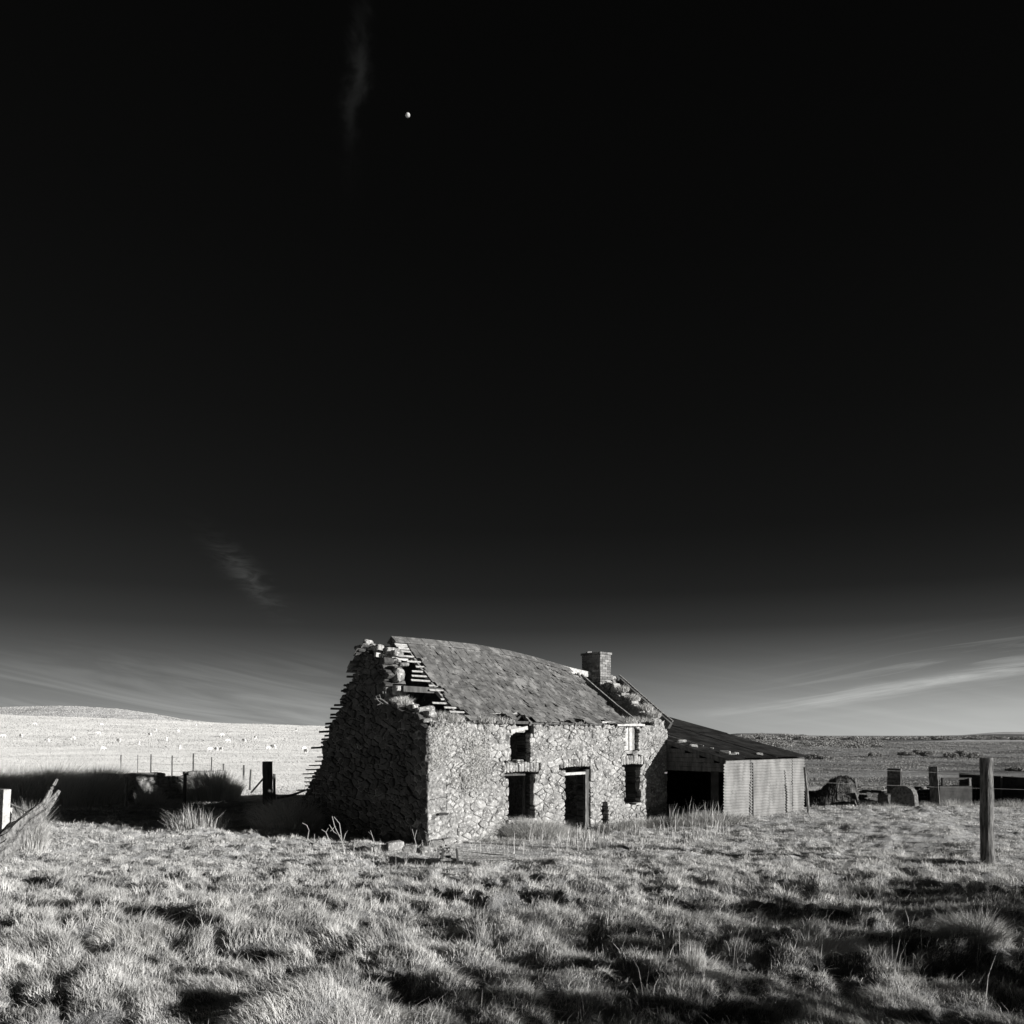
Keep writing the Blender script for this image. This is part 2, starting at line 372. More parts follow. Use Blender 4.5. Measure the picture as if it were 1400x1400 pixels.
def ground_mat():
    mt = bpy.data.materials.new('turf and pasture'); mt.use_nodes = True; t = NT(mt.node_tree); t.n.clear()
    geo = t.new('ShaderNodeNewGeometry'); P = geo.outputs['Position']; s_ = t.new('ShaderNodeSeparateXYZ'); t.link(P, s_.inputs[0]); X, Y, Z = s_.outputs
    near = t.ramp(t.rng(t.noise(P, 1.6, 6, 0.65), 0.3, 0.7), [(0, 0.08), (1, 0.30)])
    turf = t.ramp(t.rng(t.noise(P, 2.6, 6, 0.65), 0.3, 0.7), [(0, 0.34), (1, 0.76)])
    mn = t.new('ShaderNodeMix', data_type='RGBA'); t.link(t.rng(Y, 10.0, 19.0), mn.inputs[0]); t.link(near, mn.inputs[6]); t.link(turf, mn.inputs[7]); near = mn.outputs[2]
    r = t.m('DIVIDE', X, t.m('MAXIMUM', Y, 1.0))
    hill = t.ramp(t.rng(t.noise(t.vec(X, t.m('MULTIPLY', Y, 1.6), 0.0), 0.03, 7, 0.65), 0.3, 0.7), [(0, 0.72), (1, 0.9)])
    heather = t.rng(t.noise(t.vec(X, t.m('MULTIPLY', Y, 0.5), 0.0), 0.02, 6, 0.7, 1.0), 0.5, 0.66, 0.0, 0.55)
    hm = t.m('MULTIPLY', heather, t.rng(Y, 560.0, 640.0))
    mh = t.new('ShaderNodeMix', data_type='RGBA'); t.link(hm, mh.inputs[0]); t.link(hill, mh.inputs[6]); mh.inputs[7].default_value = grey(0.3)
    # plain: fields in strips
    pv = t.vec(t.m('MULTIPLY', X, 0.35), Y, 0.0)
    pl = t.ramp(t.rng(t.noise(pv, 0.03, 9, 0.68, 0.4), 0.30, 0.70), [(0, 0.10), (0.45, 0.25), (1, 0.52)])
    vo = t.new('ShaderNodeTexVoronoi'); t.link(t.vec(X, t.m('MULTIPLY', Y, 0.55), 0.0), vo.inputs['Vector']); vo.inputs['Scale'].default_value = 0.0022
    sc = t.new('ShaderNodeSeparateColor'); t.link(vo.outputs['Color'], sc.inputs[0])
    farf = t.ramp(sc.outputs[0], [(0, 0.16), (0.5, 0.32), (0.8, 0.65), (1, 0.85)])
    mf = t.new('ShaderNodeMix', data_type='RGBA'); t.link(t.rng(Y, 900.0, 1500.0), mf.inputs[0]); t.link(pl, mf.inputs[6]); t.link(farf, mf.inputs[7])
    side = t.rng(r, 0.0, 0.12)
    m1 = t.new('ShaderNodeMix', data_type='RGBA'); t.link(side, m1.inputs[0]); t.link(mh.outputs[2], m1.inputs[6]); t.link(mf.outputs[2], m1.inputs[7])
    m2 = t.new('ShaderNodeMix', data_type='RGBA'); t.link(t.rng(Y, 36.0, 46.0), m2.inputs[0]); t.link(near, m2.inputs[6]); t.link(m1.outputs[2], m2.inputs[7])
    b = t.new('ShaderNodeBsdfPrincipled'); t.link(m2.outputs[2], b.inputs['Base Color']); b.inputs['Roughness'].default_value = 1.0; b.inputs['Specular IOR Level'].default_value = 0.05
    bn = t.new('ShaderNodeBump'); bn.inputs['Strength'].default_value = 0.8; bn.inputs['Distance'].default_value = 0.25
    t.link(t.noise(P, 1.3, 8, 0.75), bn.inputs['Height']); t.link(bn.outputs[0], b.inputs['Normal'])
    o = t.new('ShaderNodeOutputMaterial'); t.link(b.outputs[0], o.inputs[0]); return mt
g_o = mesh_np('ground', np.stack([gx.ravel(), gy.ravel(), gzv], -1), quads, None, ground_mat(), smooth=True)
tag(g_o, kind='structure')

# ------------------------------------------------------------------ blades
def blades(base, h, w_, lean, rng, curl=0.5, mid=0.55, facing=0.0):
    """base Nx3 roots, lean Nx2 horizontal tip offset as share of the height; 5 vertices per blade"""
    n = len(base); a = rng.uniform(0, 2 * math.pi, n); a = np.where(rng.uniform(0, 1, n) < facing, math.atan2(SUN_H.x, -SUN_H.y) + rng.normal(0, .45, n), a); wx = np.cos(a) * w_ / 2; wy = np.sin(a) * w_ / 2
    z0 = np.zeros(n); V = np.empty((n, 5, 3))
    lx = lean[:, 0] * h; ly = lean[:, 1] * h
    V[:, 0] = base + np.stack([-wx, -wy, z0], -1); V[:, 1] = base + np.stack([wx, wy, z0], -1)
    mx = lx * mid * curl; my = ly * mid * curl
    V[:, 2] = base + np.stack([mx + wx * .8, my + wy * .8, h * mid], -1); V[:, 3] = base + np.stack([mx - wx * .8, my - wy * .8, h * mid], -1)
    drop = np.sqrt(np.clip(1 - 0.35 * (lean ** 2).sum(1), 0.25, 1))
    V[:, 4] = base + np.stack([lx, ly, h * drop], -1)
    o = np.arange(n)[:, None] * 5
    return V.reshape(-1, 3), o + np.array([[0, 1, 2, 3]]), o + np.array([[3, 2, 4]])
def free(x, y):
    s, t = ST(x, y)
    a = (s > -0.05) & (s < 8.8) & (t > -0.06) & (t < 4.95)
    b = (s > 8.74) & (s < 12.95) & (t > -2.04) & (t < 4.0)
    return ~(a | b)
rng = R(5)
def make_grass():
    n = 1700000
    u = rng.uniform(0, 1, n); y = 3.6 * (44 / 3.6) ** (u ** .85)           # density falls with the square of the distance
    x = y * rng.uniform(-0.72, 0.72, n); k = free(x, y); sa, ta = ST(x, y); k &= ~((sa > -1.3) & (sa < 1.6) & (ta > -3.4) & (ta < 0) & (rng.uniform(0, 1, n) < .6)); x = x[k]; y = y[k]; n = len(x)
    z, t1, ox, oy, t2, ox2, oy2, rough = ground(x, y, full=True)
    patch = fbm(x / 3.1, y / 2.2, 41, 3)
    keep = rng.uniform(0, 1, n) < np.clip(0.10 + 1.6 * t1 + .4 * t2 + patch * .5 + .5 * ss((y - 13) / 5), 0.10, 1)
    x, y, z, t1, t2, ox, oy, ox2, oy2, patch = [q[keep] for q in (x, y, z, t1, t2, ox, oy, ox2, oy2, patch)]; n = len(x)
    st, tt = ST(x, y)
    short = 0.4 * ss((x - 4) / 4) * ss((y - 16) / 5)               # grazed ground before the shed
    h = (0.018 + 0.075 * t1 + 0.022 * t2 + 0.015 * np.clip(patch + .3, 0, 1)) * np.where(rng.uniform(0, 1, n) < .05, 1.9, 1.0) * rng.uniform(0.35, 1.4, n) * (1 - 0.5 * short) * (1 - .15 * ss((y - 12) / 6)) * (0.75 + .25 * ss((y - 5) / 4))
    wd = 0.0034 * np.maximum(y / 5, 0.8) ** .72 * rng.uniform(0.7, 1.4, n)
    wa = fbm(x / 1.6, y / 1.6, 77, 3) * 5.0 + 0.9
    amt = 0.35 + 0.5 * rng.uniform(0, 1, n)
    lean = np.stack([0.35 * ox + 0.2 * ox2 + np.cos(wa) * amt * 1.1 + rng.normal(0, .5, n), 0.35 * oy + .2 * oy2 + np.sin(wa) * amt * 1.1 + rng.normal(0, .5, n)], -1)
    V, q, t = blades(np.stack([x, y, z - 0.015], -1), h, wd, lean, rng, facing=.6)
    o = mesh_np('grass', V, q, t, 'grass'); tag(o, 'tussocky pale grass covering the near field', 'grass', kind='stuff')
make_grass()
def make_far():
    n = 420000; u = rng.uniform(0, 1, n); y = 44 * (470 / 44) ** (u ** 0.8); r = rng.uniform(-0.68, -0.12, n); x = r * y
    z = ground(x, y); c = rng.uniform(.7, 1.3, n); h = c * (.035 + .0008 * y); wd = .02 + .0010 * y
    V, q, t = blades(np.stack([x, y, z - .02], -1), h, wd, rng.normal(0, .2, (n, 2)), rng, mid=.7, facing=1.0)
    n = 9000; y2 = rng.uniform(620, 920, n); r2 = rng.uniform(-0.66, -0.33, n); x2 = r2 * y2; z2 = ground(x2, y2)
    V2, q2, t2 = blades(np.stack([x2, y2, z2 - .02], -1), rng.uniform(.35, .6, n), 0 * y2 + .7, rng.normal(0, .3, (n, 2)), rng, mid=.7)
    o = mesh_np('pasture_grass', np.concatenate([V, V2]), np.concatenate([q, q2 + len(V)]), np.concatenate([t, t2 + len(V)]), 'far_hill')
    tag(o, 'bright smooth pasture grass covering the far hillside', 'grass', kind='stuff')
    n = 260000; u = rng.uniform(0, 1, n); y = 46 * (1100 / 46) ** u; r = rng.uniform(0.16, 0.72, n); x = r * y
    z = ground(x, y); cl = fbm(x / 22, y / 9, 55, 4)
    k = rng.uniform(-.4, .5, n) < cl + .12; x, y, z, cl = x[k], y[k], z[k], cl[k]; n = len(x)
    h = (0.10 + 0.35 * np.clip(cl, 0, 1)) * rng.uniform(.5, 1.5, n) * (.35 + y / 500); wd = .03 + .0008 * y
    V, q, t = blades(np.stack([x, y, z - .02], -1), h, wd, rng.normal(0, .4, (n, 2)), rng, mid=.7)
    o = mesh_np('moor_grass', V, q, t, 'plain_tuft'); tag(o, 'dull rough grass and rushes across the flat moor', 'grass', kind='stuff')
make_far()

# ------------------------------------------------------------------ rubble masonry
def rounded_template(k=4, p=6.0):
    co = np.array([-1, -0.55, 0.55, 1.0]) if k == 4 else np.array([-1, 0, 1.0]); idx = {}; V = []; Q = []
    def vid(a, b, c):
        key = (a, b, c)
        if key not in idx: idx[key] = len(V); V.append((co[a], co[b], co[c]))
        return idx[key]
    L = len(co) - 1
    for ax in range(3):
        for side in (0, L):
            for i in range(L):
                for j in range(L):
                    qs = []
                    for (a, b) in ((i, j), (i + 1, j), (i + 1, j + 1), (i, j + 1)):
                        c = [0, 0, 0]; c[ax] = side; c[(ax + 1) % 3] = a; c[(ax + 2) % 3] = b; qs.append(vid(*c))
                    Q.append(qs if side else qs[::-1])
    V = np.array(V); nn = (np.abs(V) ** p).sum(1) ** (1 / p); V = V / nn[:, None]
    return V, np.array(Q)
TV, TQ = rounded_template()
TV3, TQ3 = rounded_template(3, 5)
def pack(mask, rng, ws, hs, course=0.0):
    m = mask.copy(); nb, na = m.shape; out = []
    for b in range(nb):
        a = 0
        while a < na:
            if not m[b, a]: a += 1; continue
            w_ = rng.choice(ws); h_ = rng.choice(hs)
            ww = 1
            while ww < w_ and a + ww < na and m[b, a + ww]: ww += 1
            hh = 1
            while hh < h_ and b + hh < nb and m[b + hh, a:a + ww].all(): hh += 1
            m[b:b + hh, a:a + ww] = False; out.append((a, a + ww, b, b + hh)); a += ww
    return out
def stone_mesh(rects, cell, a0, b0, fmap, c0, c1, rng, prot=(0.0, 0.05), gap=0.012, tmpl=None, jit=0.10, both=False):
    """rounded stones for packed cells; fmap(a, b, c) -> world; c0 is the outer face"""
    T, Q = tmpl or (TV, TQ); n = len(rects); rc = np.array(rects, float)
    ca = a0 + (rc[:, 0] + rc[:, 1]) / 2 * cell; ha = (rc[:, 1] - rc[:, 0]) / 2 * cell - gap / 2
    cb = b0 + (rc[:, 2] + rc[:, 3]) / 2 * cell; hb = (rc[:, 3] - rc[:, 2]) / 2 * cell - gap / 2
    ca = ca + rng.uniform(-.012, .012, n); cb = cb + rng.uniform(-.010, .010, n)
    pr = rng.uniform(prot[0], prot[1], n); sgn = 1 if c1 > c0 else -1
    lo = c0 - sgn * pr; hi = np.full(n, c1, float)
    cc = (lo + hi) / 2; hc = np.abs(hi - lo) / 2
    P = np.repeat(T[None], n, 0)
    tp = rng.uniform(-.16, .16, (n, 4)); ang = rng.uniform(-.07, .07, n)
    A_ = P[:, :, 0] * (1 + tp[:, 0:1] * P[:, :, 1]); B_ = P[:, :, 1] * (1 + tp[:, 1:2] * P[:, :, 0]); C_ = P[:, :, 2] * (1 + tp[:, 2:3] * P[:, :, 0] * .4 + tp[:, 3:4] * P[:, :, 1] * .4)
    nj = rng.normal(0, jit, P.shape)
    m_ = np.minimum(ha, hb)[:, None]
    A_ = A_ * ha[:, None] + nj[:, :, 0] * m_ * .6; B_ = B_ * hb[:, None] + nj[:, :, 1] * m_ * .6; C_ = C_ * hc[:, None] + nj[:, :, 2] * .05
    a2 = A_ * np.cos(ang)[:, None] - B_ * np.sin(ang)[:, None]; b2 = A_ * np.sin(ang)[:, None] + B_ * np.cos(ang)[:, None]
    V = fmap(ca[:, None] + a2, cb[:, None] + b2, cc[:, None] + C_)
    Qs = (np.arange(n) * len(T))[:, None, None] + Q[None]
    return V.reshape(-1, 3), Qs.reshape(-1, 4)
def voronoi_cells(pts, real, k=18):
    """convex cells of the real points by clipping against their nearest neighbours"""
    out = []
    for i in np.where(real)[0]:
        p = pts[i]; d = ((pts - p) ** 2).sum(1); nb = np.argpartition(d, k)[:k + 1]; nb = nb[np.argsort(d[nb])]
        poly = [(p[0] - .5, p[1] - .5), (p[0] + .5, p[1] - .5), (p[0] + .5, p[1] + .5), (p[0] - .5, p[1] + .5)]
        for j in nb:
            if j == i: continue
            q = pts[j]; nx, ny = q[0] - p[0], q[1] - p[1]; c = (q[0] ** 2 + q[1] ** 2 - p[0] ** 2 - p[1] ** 2) / 2
            new = []; m = len(poly); dv = [nx * v[0] + ny * v[1] - c for v in poly]
            for a in range(m):
                b = (a + 1) % m
                if dv[a] <= 0: new.append(poly[a])
                if (dv[a] < 0) != (dv[b] < 0) and dv[a] != dv[b]:
                    t = dv[a] / (dv[a] - dv[b]); new.append((poly[a][0] + (poly[b][0] - poly[a][0]) * t, poly[a][1] + (poly[b][1] - poly[a][1]) * t))
            poly = new
            if len(poly) < 3: break
        if len(poly) >= 3: out.append((p, np.array(poly)))
    return out
def rubble(inside, rect, fmap, c0, c1, rng, size=(.20, .13), openings=(), prot=(0, .045), gap=.008):
    """irregular rubble stones: Voronoi cells in the wall's plane, stretched sideways, each with a rough raised face"""
    (a0, a1, b0, b1) = rect; ax = size[1] / size[0]; g = size[1]
    na_, nb_ = int((a1 - a0) * ax / g) + 5, int((b1 - b0) / g) + 5
    I, J = np.meshgrid(np.arange(-2, na_), np.arange(-2, nb_)); X = (I + .5 * (J % 2) + rng.uniform(-.42, .42, I.shape)) * g; Y = (J + rng.uniform(-.36, .36, I.shape)) * g
    P = np.stack([X.ravel(), Y.ravel()], -1); P = P[rng.uniform(0, 1, len(P)) > .30]
    ex = P[rng.uniform(0, 1, len(P)) < .30] + rng.uniform(-.5, .5, (1, 2)) * g; P = np.concatenate([P, ex])
    A = P[:, 0] / ax + a0; B = P[:, 1] + b0
    real = inside(A, B) & (A > a0) & (A < a1) & (B > b0) & (B < b1)
    near = np.zeros((0, 2))
    edge = [(a0, None, 0), (a1, None, 0)]
    mir = [np.stack([2 * a0 - A, B], -1)[real & (A < a0 + .3)], np.stack([2 * a1 - A, B], -1)[real & (A > a1 - .3)]]
    drop = (A < a0) | (A > a1)
    for (s0, s1, z0, z1) in openings:
        zin = (B > z0 - .05) & (B < z1 + .05); sin_ = (A > s0 - .05) & (A < s1 + .05); drop |= (A > s0) & (A < s1) & (B > z0) & (B < z1)
        for m_, arr in ((zin & (A <= s0) & (A > s0 - .3), (2 * s0 - A, B)), (zin & (A >= s1) & (A < s1 + .3), (2 * s1 - A, B)), (sin_ & (B <= z0) & (B > z0 - .25), (A, 2 * z0 - B)), (sin_ & (B >= z1) & (B < z1 + .25), (A, 2 * z1 - B))):
            mm = m_ & real; q = np.stack(arr, -1)[mm]; q = q[(q[:, 0] > s0) & (q[:, 0] < s1) & (q[:, 1] > z0) & (q[:, 1] < z1)] if len(q) else q; mir.append(q)
    keep = ~drop; A, B, real = A[keep], B[keep], real[keep]
    mm = np.concatenate([m for m in mir if len(m)]); A = np.concatenate([A, mm[:, 0]]); B = np.concatenate([B, mm[:, 1]]); real = np.concatenate([real, np.zeros(len(mm), bool)])
    pts = np.stack([(A - a0) * ax, B - b0], -1); sg_ = 1 if c1 > c0 else -1
    mb = MB()
    for p, poly in voronoi_cells(pts, real):
        poly = poly.copy(); poly[:, 0] = poly[:, 0] / ax + a0; poly[:, 1] += b0; c = poly.mean(0)
        if np.abs(poly - c).max() > .42: continue
        gap_ = gap * rng.uniform(.2, 1.9)
        out = []; m = len(poly)                                   # rough the outline
        for i in range(m):
            a = poly[i]; b = poly[(i + 1) % m]; L = np.hypot(*(b - a))
            if L < .012: continue
            cut = min(.22, .02 / L + .08); out.append(a + (b - a) * cut + rng.normal(0, .003, 2)); 
            if L > .10: out.append(a + (b - a) * rng.uniform(.4, .6) + rng.normal(0, .006, 2))
            out.append(b + (a - b) * cut + rng.normal(0, .003, 2))
        if len(out) < 3: continue
        out = np.array(out); m = len(out); d = out - c; r = np.hypot(d[:, 0], d[:, 1])[:, None]; out = c + d * (1 - gap_ / np.maximum(r, .03))
        pr = rng.uniform(*prot); tx, ty = rng.normal(0, .06, 2); ring = []
        def lvl(k, dep, jit): 
            q = c + (out - c) * k + rng.normal(0, jit, out.shape); dd = q - c
            return np.stack([q[:, 0], q[:, 1], c0 + sg_ * (dep - (pr + dd[:, 0] * tx + dd[:, 1] * ty) * (dep < .05)) + rng.normal(0, .003, m)], -1)
        L0 = lvl(1.0, abs(c1 - c0), 0); L1 = lvl(1.0, .016, 0); L2 = lvl(.88, .002, .003); L3 = lvl(.5, -.004, .006); ctr = np.array([[c[0], c[1], c0 - sg_ * (pr + rng.uniform(0, .012))]])
        V = np.concatenate([L0, L1, L2, L3, ctr]); i = np.arange(m); j = (i + 1) % m; q = []
        for l in range(3): q.append(np.stack([l * m + i, l * m + j, (l + 1) * m + j, (l + 1) * m + i], -1))
        t = np.stack([3 * m + i, 3 * m + j, np.full(m, 4 * m)], -1)
        if sg_ < 0: t = t[:, ::-1]; q = [x_[:, ::-1] for x_ in q]
        mb.add(fmap(V[:, 0], V[:, 1], V[:, 2]), np.concatenate(q), t)
    return mb
def rubble_wall(name, parent, inside, rect, fmap, c0, c1, seed, m, size=(.20, .13), openings=(), prot=(0, .045), core='mortar', cell=.09, gap=.008, leaf=None):
    rg = R(seed); mid = (c0 + c1) / 2; sg_ = 1 if c1 > c0 else -1; mb = MB()
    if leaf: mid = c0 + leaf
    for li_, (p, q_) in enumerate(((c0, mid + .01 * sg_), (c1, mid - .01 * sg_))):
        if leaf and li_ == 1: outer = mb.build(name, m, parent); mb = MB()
        b = rubble(inside, rect, fmap, p, q_, rg, size, openings, prot, gap); k = mb.n
        for v in b.v: mb.v.append(v)
        for q in b.q: mb.q.append(q + k)
        for t in b.t: mb.t.append(t + k)
        mb.n += b.n
    if leaf: o = outer; mb.build('shade_toned_leaf', 'wall_dark', o)  # inner leaf in darker stone: shade of the reveals put into the colour
    else: o = mb.build(name, m, parent)
    (a0, a1, b0, b1) = rect; A2, B2 = np.meshgrid(a0 + (np.arange(int((a1 - a0) / cell)) + .5) * cell, b0 + (np.arange(int((b1 - b0) / cell)) + .5) * cell); mk = inside(A2, B2)
    V, Q = core_mesh(mk, cell, a0, b0, fmap, c0 + .018 * sg_, c1 - .018 * sg_); mesh_np('mortar', V, Q, None, core, o)
    return o
def core_mesh(mask, cell, a0, b0, fmap, c0, c1):
    m = mask.copy(); e = m.copy(); e[:, 1:] &= m[:, :-1]; e[:, :-1] &= m[:, 1:]; e[:-1] &= m[1:]; e[1:] &= m[:-1]; e[0] = m[0]
    mb = MB(); nb, na = e.shape; mp = np.pad(e, 1)
    vs = []
    for b in range(nb):
        for a in range(na):
            if not e[b, a]: continue
            x0, x1 = a0 + a * cell, a0 + (a + 1) * cell; y0, y1 = b0 + b * cell, b0 + (b + 1) * cell
            vs += [[(x0, y0, c0), (x1, y0, c0), (x1, y1, c0), (x0, y1, c0)], [(x0, y0, c1), (x0, y1, c1), (x1, y1, c1), (x1, y0, c1)]]
            if not mp[b + 1, a]: vs.append([(x0, y0, c0), (x0, y1, c0), (x0, y1, c1), (x0, y0, c1)])
            if not mp[b + 1, a + 2]: vs.append([(x1, y0, c0), (x1, y0, c1), (x1, y1, c1), (x1, y1, c0)])
            if not mp[b, a + 1]: vs.append([(x0, y0, c0), (x0, y0, c1), (x1, y0, c1), (x1, y0, c0)])
            if not mp[b + 2, a + 1]: vs.append([(x0, y1, c0), (x1, y1, c0), (x1, y1, c1), (x0, y1, c1)])
    a = np.array(vs); sg_ = 1 if c1 > c0 else -1; a[..., 2] += np.where(np.abs(a[..., 2] - c0) < 1e-6, -sg_ * .045 * np.clip(fbm(a[..., 0] * 2.6, a[..., 1] * 2.6, 37, 4) - .06, -.25, .6), 0); a[..., 0] += .03 * vnoise(a[..., 0] * 9, a[..., 1] * 9, 5); a[..., 1] += .03 * vnoise(a[..., 0] * 9, a[..., 1] * 9, 6)
    return fmap(a[..., 0], a[..., 1], a[..., 2]).reshape(-1, 3), np.arange(len(vs) * 4).reshape(-1, 4)
def masonry(name, parent, mask, cell, a0, b0, fmap, c0, c1, seed, ws, hs, m, layers=2, prot=(0, .05), gap=.012, tmpl=None, base=None, jit=.10, core='mortar'):
    rg = R(seed); mb = MB(); mid = (c0 + c1) / 2; sg_ = 1 if c1 > c0 else -1
    if layers == 2:
        for (p, q_) in ((c0, mid + .01 * sg_), (c1, mid - .01 * sg_)):
            V, Q = stone_mesh(pack(mask, rg, ws, hs), cell, a0, b0, fmap, p, q_, rg, prot, gap, tmpl, jit); mb.add(V, Q)
    else:
        V, Q = stone_mesh(pack(mask, rg, ws, hs), cell, a0, b0, fmap, c0, c1, rg, prot, gap, tmpl, jit); mb.add(V, Q)
    o = mb.build(name, m, parent, base)
    if core:
        V, Q = core_mesh(mask, cell, a0, b0, fmap, c0 + .022 * sg_, c1 - .022 * sg_)
        o2 = mesh_np('mortar', V, Q, None, core, o)
    return o

# ------------------------------------------------------------------ the cottage
cot = thing('stone_cottage', 'ruined rubble stone cottage with sagging slate roof and broken gable', 'cottage', (OX, OY, 0))
ZB = -0.42
def gable_top(t):
    return np.interp(t, [0, .3, .6, 1.0, 1.4, 1.72, 1.80, 2.2, 2.5, 3.05, 3.15, 3.6, 4.1, 4.5, 4.9], [2.82, 2.95, 3.12, 3.16, 3.35, 3.45, 4.42, 4.55, 4.72, 4.92, 4.45, 3.85, 3.25, 2.75, 2.35])
OPEN = [  # (s0, s1, z0, z1)
    (2.50, 3.37, 0.46, 1.62), (2.60, 3.22, 1.98, 2.66), (4.49, 5.45, -1.0, 1.70), (5.93, 6.14, -1.0, 0.72),
    (6.88, 7.50, 0.66, 1.72), (6.93, 7.42, 2.16, 2.82)]
ARCH = [(2.36, 3.52, 1.62, 1.88), (4.36, 5.62, 1.70, 1.94), (6.76, 7.64, 1.72, 1.98)]
def in_front(S_, Z_):
    top = 2.90 + 0.10 * fbm(S_ * 1.7, S_ * 0 + 3, 9, 3) - 0.12 * ss((1.0 - S_) / 1.0) + .05 * ss((S_ - 6) / 2)
    mask = Z_ < top
    for (a, b, c, d) in OPEN + ARCH: mask &= ~((S_ > a) & (S_ < b) & (Z_ > c) & (Z_ < d))
    return mask & ~((S_ > 3.05) & (S_ < 3.28) & (Z_ > 2.6))
ff = lambda a, b, c: Wv(a, c, b)
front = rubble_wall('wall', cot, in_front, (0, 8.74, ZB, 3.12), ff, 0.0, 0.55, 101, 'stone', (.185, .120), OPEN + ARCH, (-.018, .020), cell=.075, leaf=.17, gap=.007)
front['label'] = 'sunlit front wall of pale rubble stone'
# edge-set stones over the openings
for (a, b, c, d), cut in zip(ARCH, OPEN[:1] + OPEN[2:3] + OPEN[4:5]):
    rg = R(int(a * 10)); a -= .03; b += .03; n = int((b - a) / 0.095); rc = []; mb = MB()
    for layer in ((0, .29), (.55, .26)):
        mm = []
        for i in range(n):
            rc = [(0, 1, 0, 1)]
            hj = rg.uniform(-.03, .04); x0 = a + (b - a) * i / n; f = (i + .5) / n * 2 - 1; lift = 0.035 * (1 - f * f)
            V, Q = stone_mesh([(0, 1, 0, 1)], 1.0, 0, 0, lambda p, q_, r: Wv(x0 + (p) * (b - a) / n + (q_ - .5) * f * .02, r, c + lift + q_ * (d - c + .03 + hj)), layer[0], layer[1], rg, (-.015, .012), .018, (TV3, TQ3), .04)
            mb.add(V, Q)
    mb.build('lintel', 'stone', cot)
# near gable (in shade)
fg = lambda a, b, c: Wv(c, a, b)
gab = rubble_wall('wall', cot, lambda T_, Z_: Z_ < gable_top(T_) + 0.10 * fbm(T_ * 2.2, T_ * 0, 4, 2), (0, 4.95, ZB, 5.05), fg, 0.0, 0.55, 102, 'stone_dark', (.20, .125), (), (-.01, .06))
gab['label'] = 'shaded broken gable wall of rubble coloured darker for shade'
# far gable
rubble_wall('wall', cot, lambda T_, Z_: Z_ < np.interp(T_, [0, .4, .8, 1.4, 1.95, 2.05, 2.9, 3.6, 4.9], [3.0, 3.25, 3.52, 3.92, 4.25, 4.36, 4.3, 3.5, 2.3]) + .12 * fbm(T_ * 2, T_ * 0 + 5, 6, 2), (0, 4.9, ZB, 4.9), fg, 8.20, 8.74, 103, 'stone', (.24, .15))
# rear wall
cell = 0.14; mask = np.ones((int((2.35 - ZB) / cell), int(8.7 / cell)), bool)
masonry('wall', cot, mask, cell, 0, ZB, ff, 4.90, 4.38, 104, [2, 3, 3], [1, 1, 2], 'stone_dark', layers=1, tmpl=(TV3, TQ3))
# (gable heads)
# loose stones left standing on the broken gable head
rg = R(9); mb = MB()
def boulder(mb, c, d, rg, tmpl=None, rot=None):
    T, Q = tmpl or (TV, TQ); P = T * (np.array(d) / 2) * (1 + rg.normal(0, .06, T.shape))
    a = rg.uniform(-.5, .5) if rot is None else rot; ca, sa = math.cos(a), math.sin(a); t1 = rg.uniform(-.15, .15)
    P = np.stack([P[:, 0] * ca - P[:, 1] * sa, P[:, 0] * sa + P[:, 1] * ca, P[:, 2] + t1 * P[:, 0]], -1) + np.array(c); mb.add(P, Q)
for (t, z, a, b, c) in ((3.0, 5.02, .30, .25, .20), (2.78, 4.93, .16, .3, .1), (2.45, 4.84, .26, .24, .26), (2.05, 4.74, .5, .4, .26), (1.75, 4.66, .36, .3, .22), (1.5, 4.36, .3, .35, .12),
                        (1.7, 4.15, .3, .42, .44), (1.62, 3.75, .4, .3, .3), (1.55, 3.5, .34, .4, .3), (.55, 3.22, .62, .3, .26), (.28, 3.12, .3, .4, .2), (.95, 3.30, .3, .3, .18)):
    boulder(mb, W(.3 + rg.uniform(-.05, .05), t, z - c * .12), (a * .8, b * .72, c * .78), rg, rot=.72 + rg.uniform(-.3, .3))
for k in range(26):
    t = rg.uniform(1.35, 3.0); boulder(mb, W(rg.uniform(.1, .5), t, float(gable_top(t)) + rg.uniform(-.02, .10)), rg.uniform(.08, .22, 3) * np.array([1, 1, .7]), rg)
for k in range(12):
    t = rg.uniform(.1, 1.4); boulder(mb, W(rg.uniform(.1, .5), t, float(gable_top(t)) + rg.uniform(-.02, .08)), rg.uniform(.08, .24, 3) * np.array([1, 1, .6]), rg)
mb.build('cap_stones', 'stone', cot)

# roof surfaces
def ridge_z(s): return np.interp(s, [0, 2, 3.4, 4.6, 5.75, 7.1, 8.2], [5.10, 5.10, 5.07, 4.98, 4.84, 4.62, 4.48]) 
def eave_z(s): return np.interp(s, [0, 3, 6, 8.7], [3.0, 2.98, 2.95, 2.93])
TR = 2.45
def roof_f(s, q):   # q 0 eave (overhanging) .. 1 ridge
    t = -0.12 + q * (TR + .12); z = eave_z(s) - .05 + (ridge_z(s) - eave_z(s) + .05) * q
    sag = -.07 * np.sin(np.pi * q) * (1 + .6 * np.sin(s * 1.3 + .5)) + .03 * fbm(s * 1.1, q * 3, 12, 2)
    return Wv(s, t, z + sag)
def roof_b(s, q):
    t = 5.1 - q * (5.1 - TR); z = 2.25 + (ridge_z(s) - 2.25) * q - .05 * np.sin(np.pi * q)
    return Wv(s, t, z)
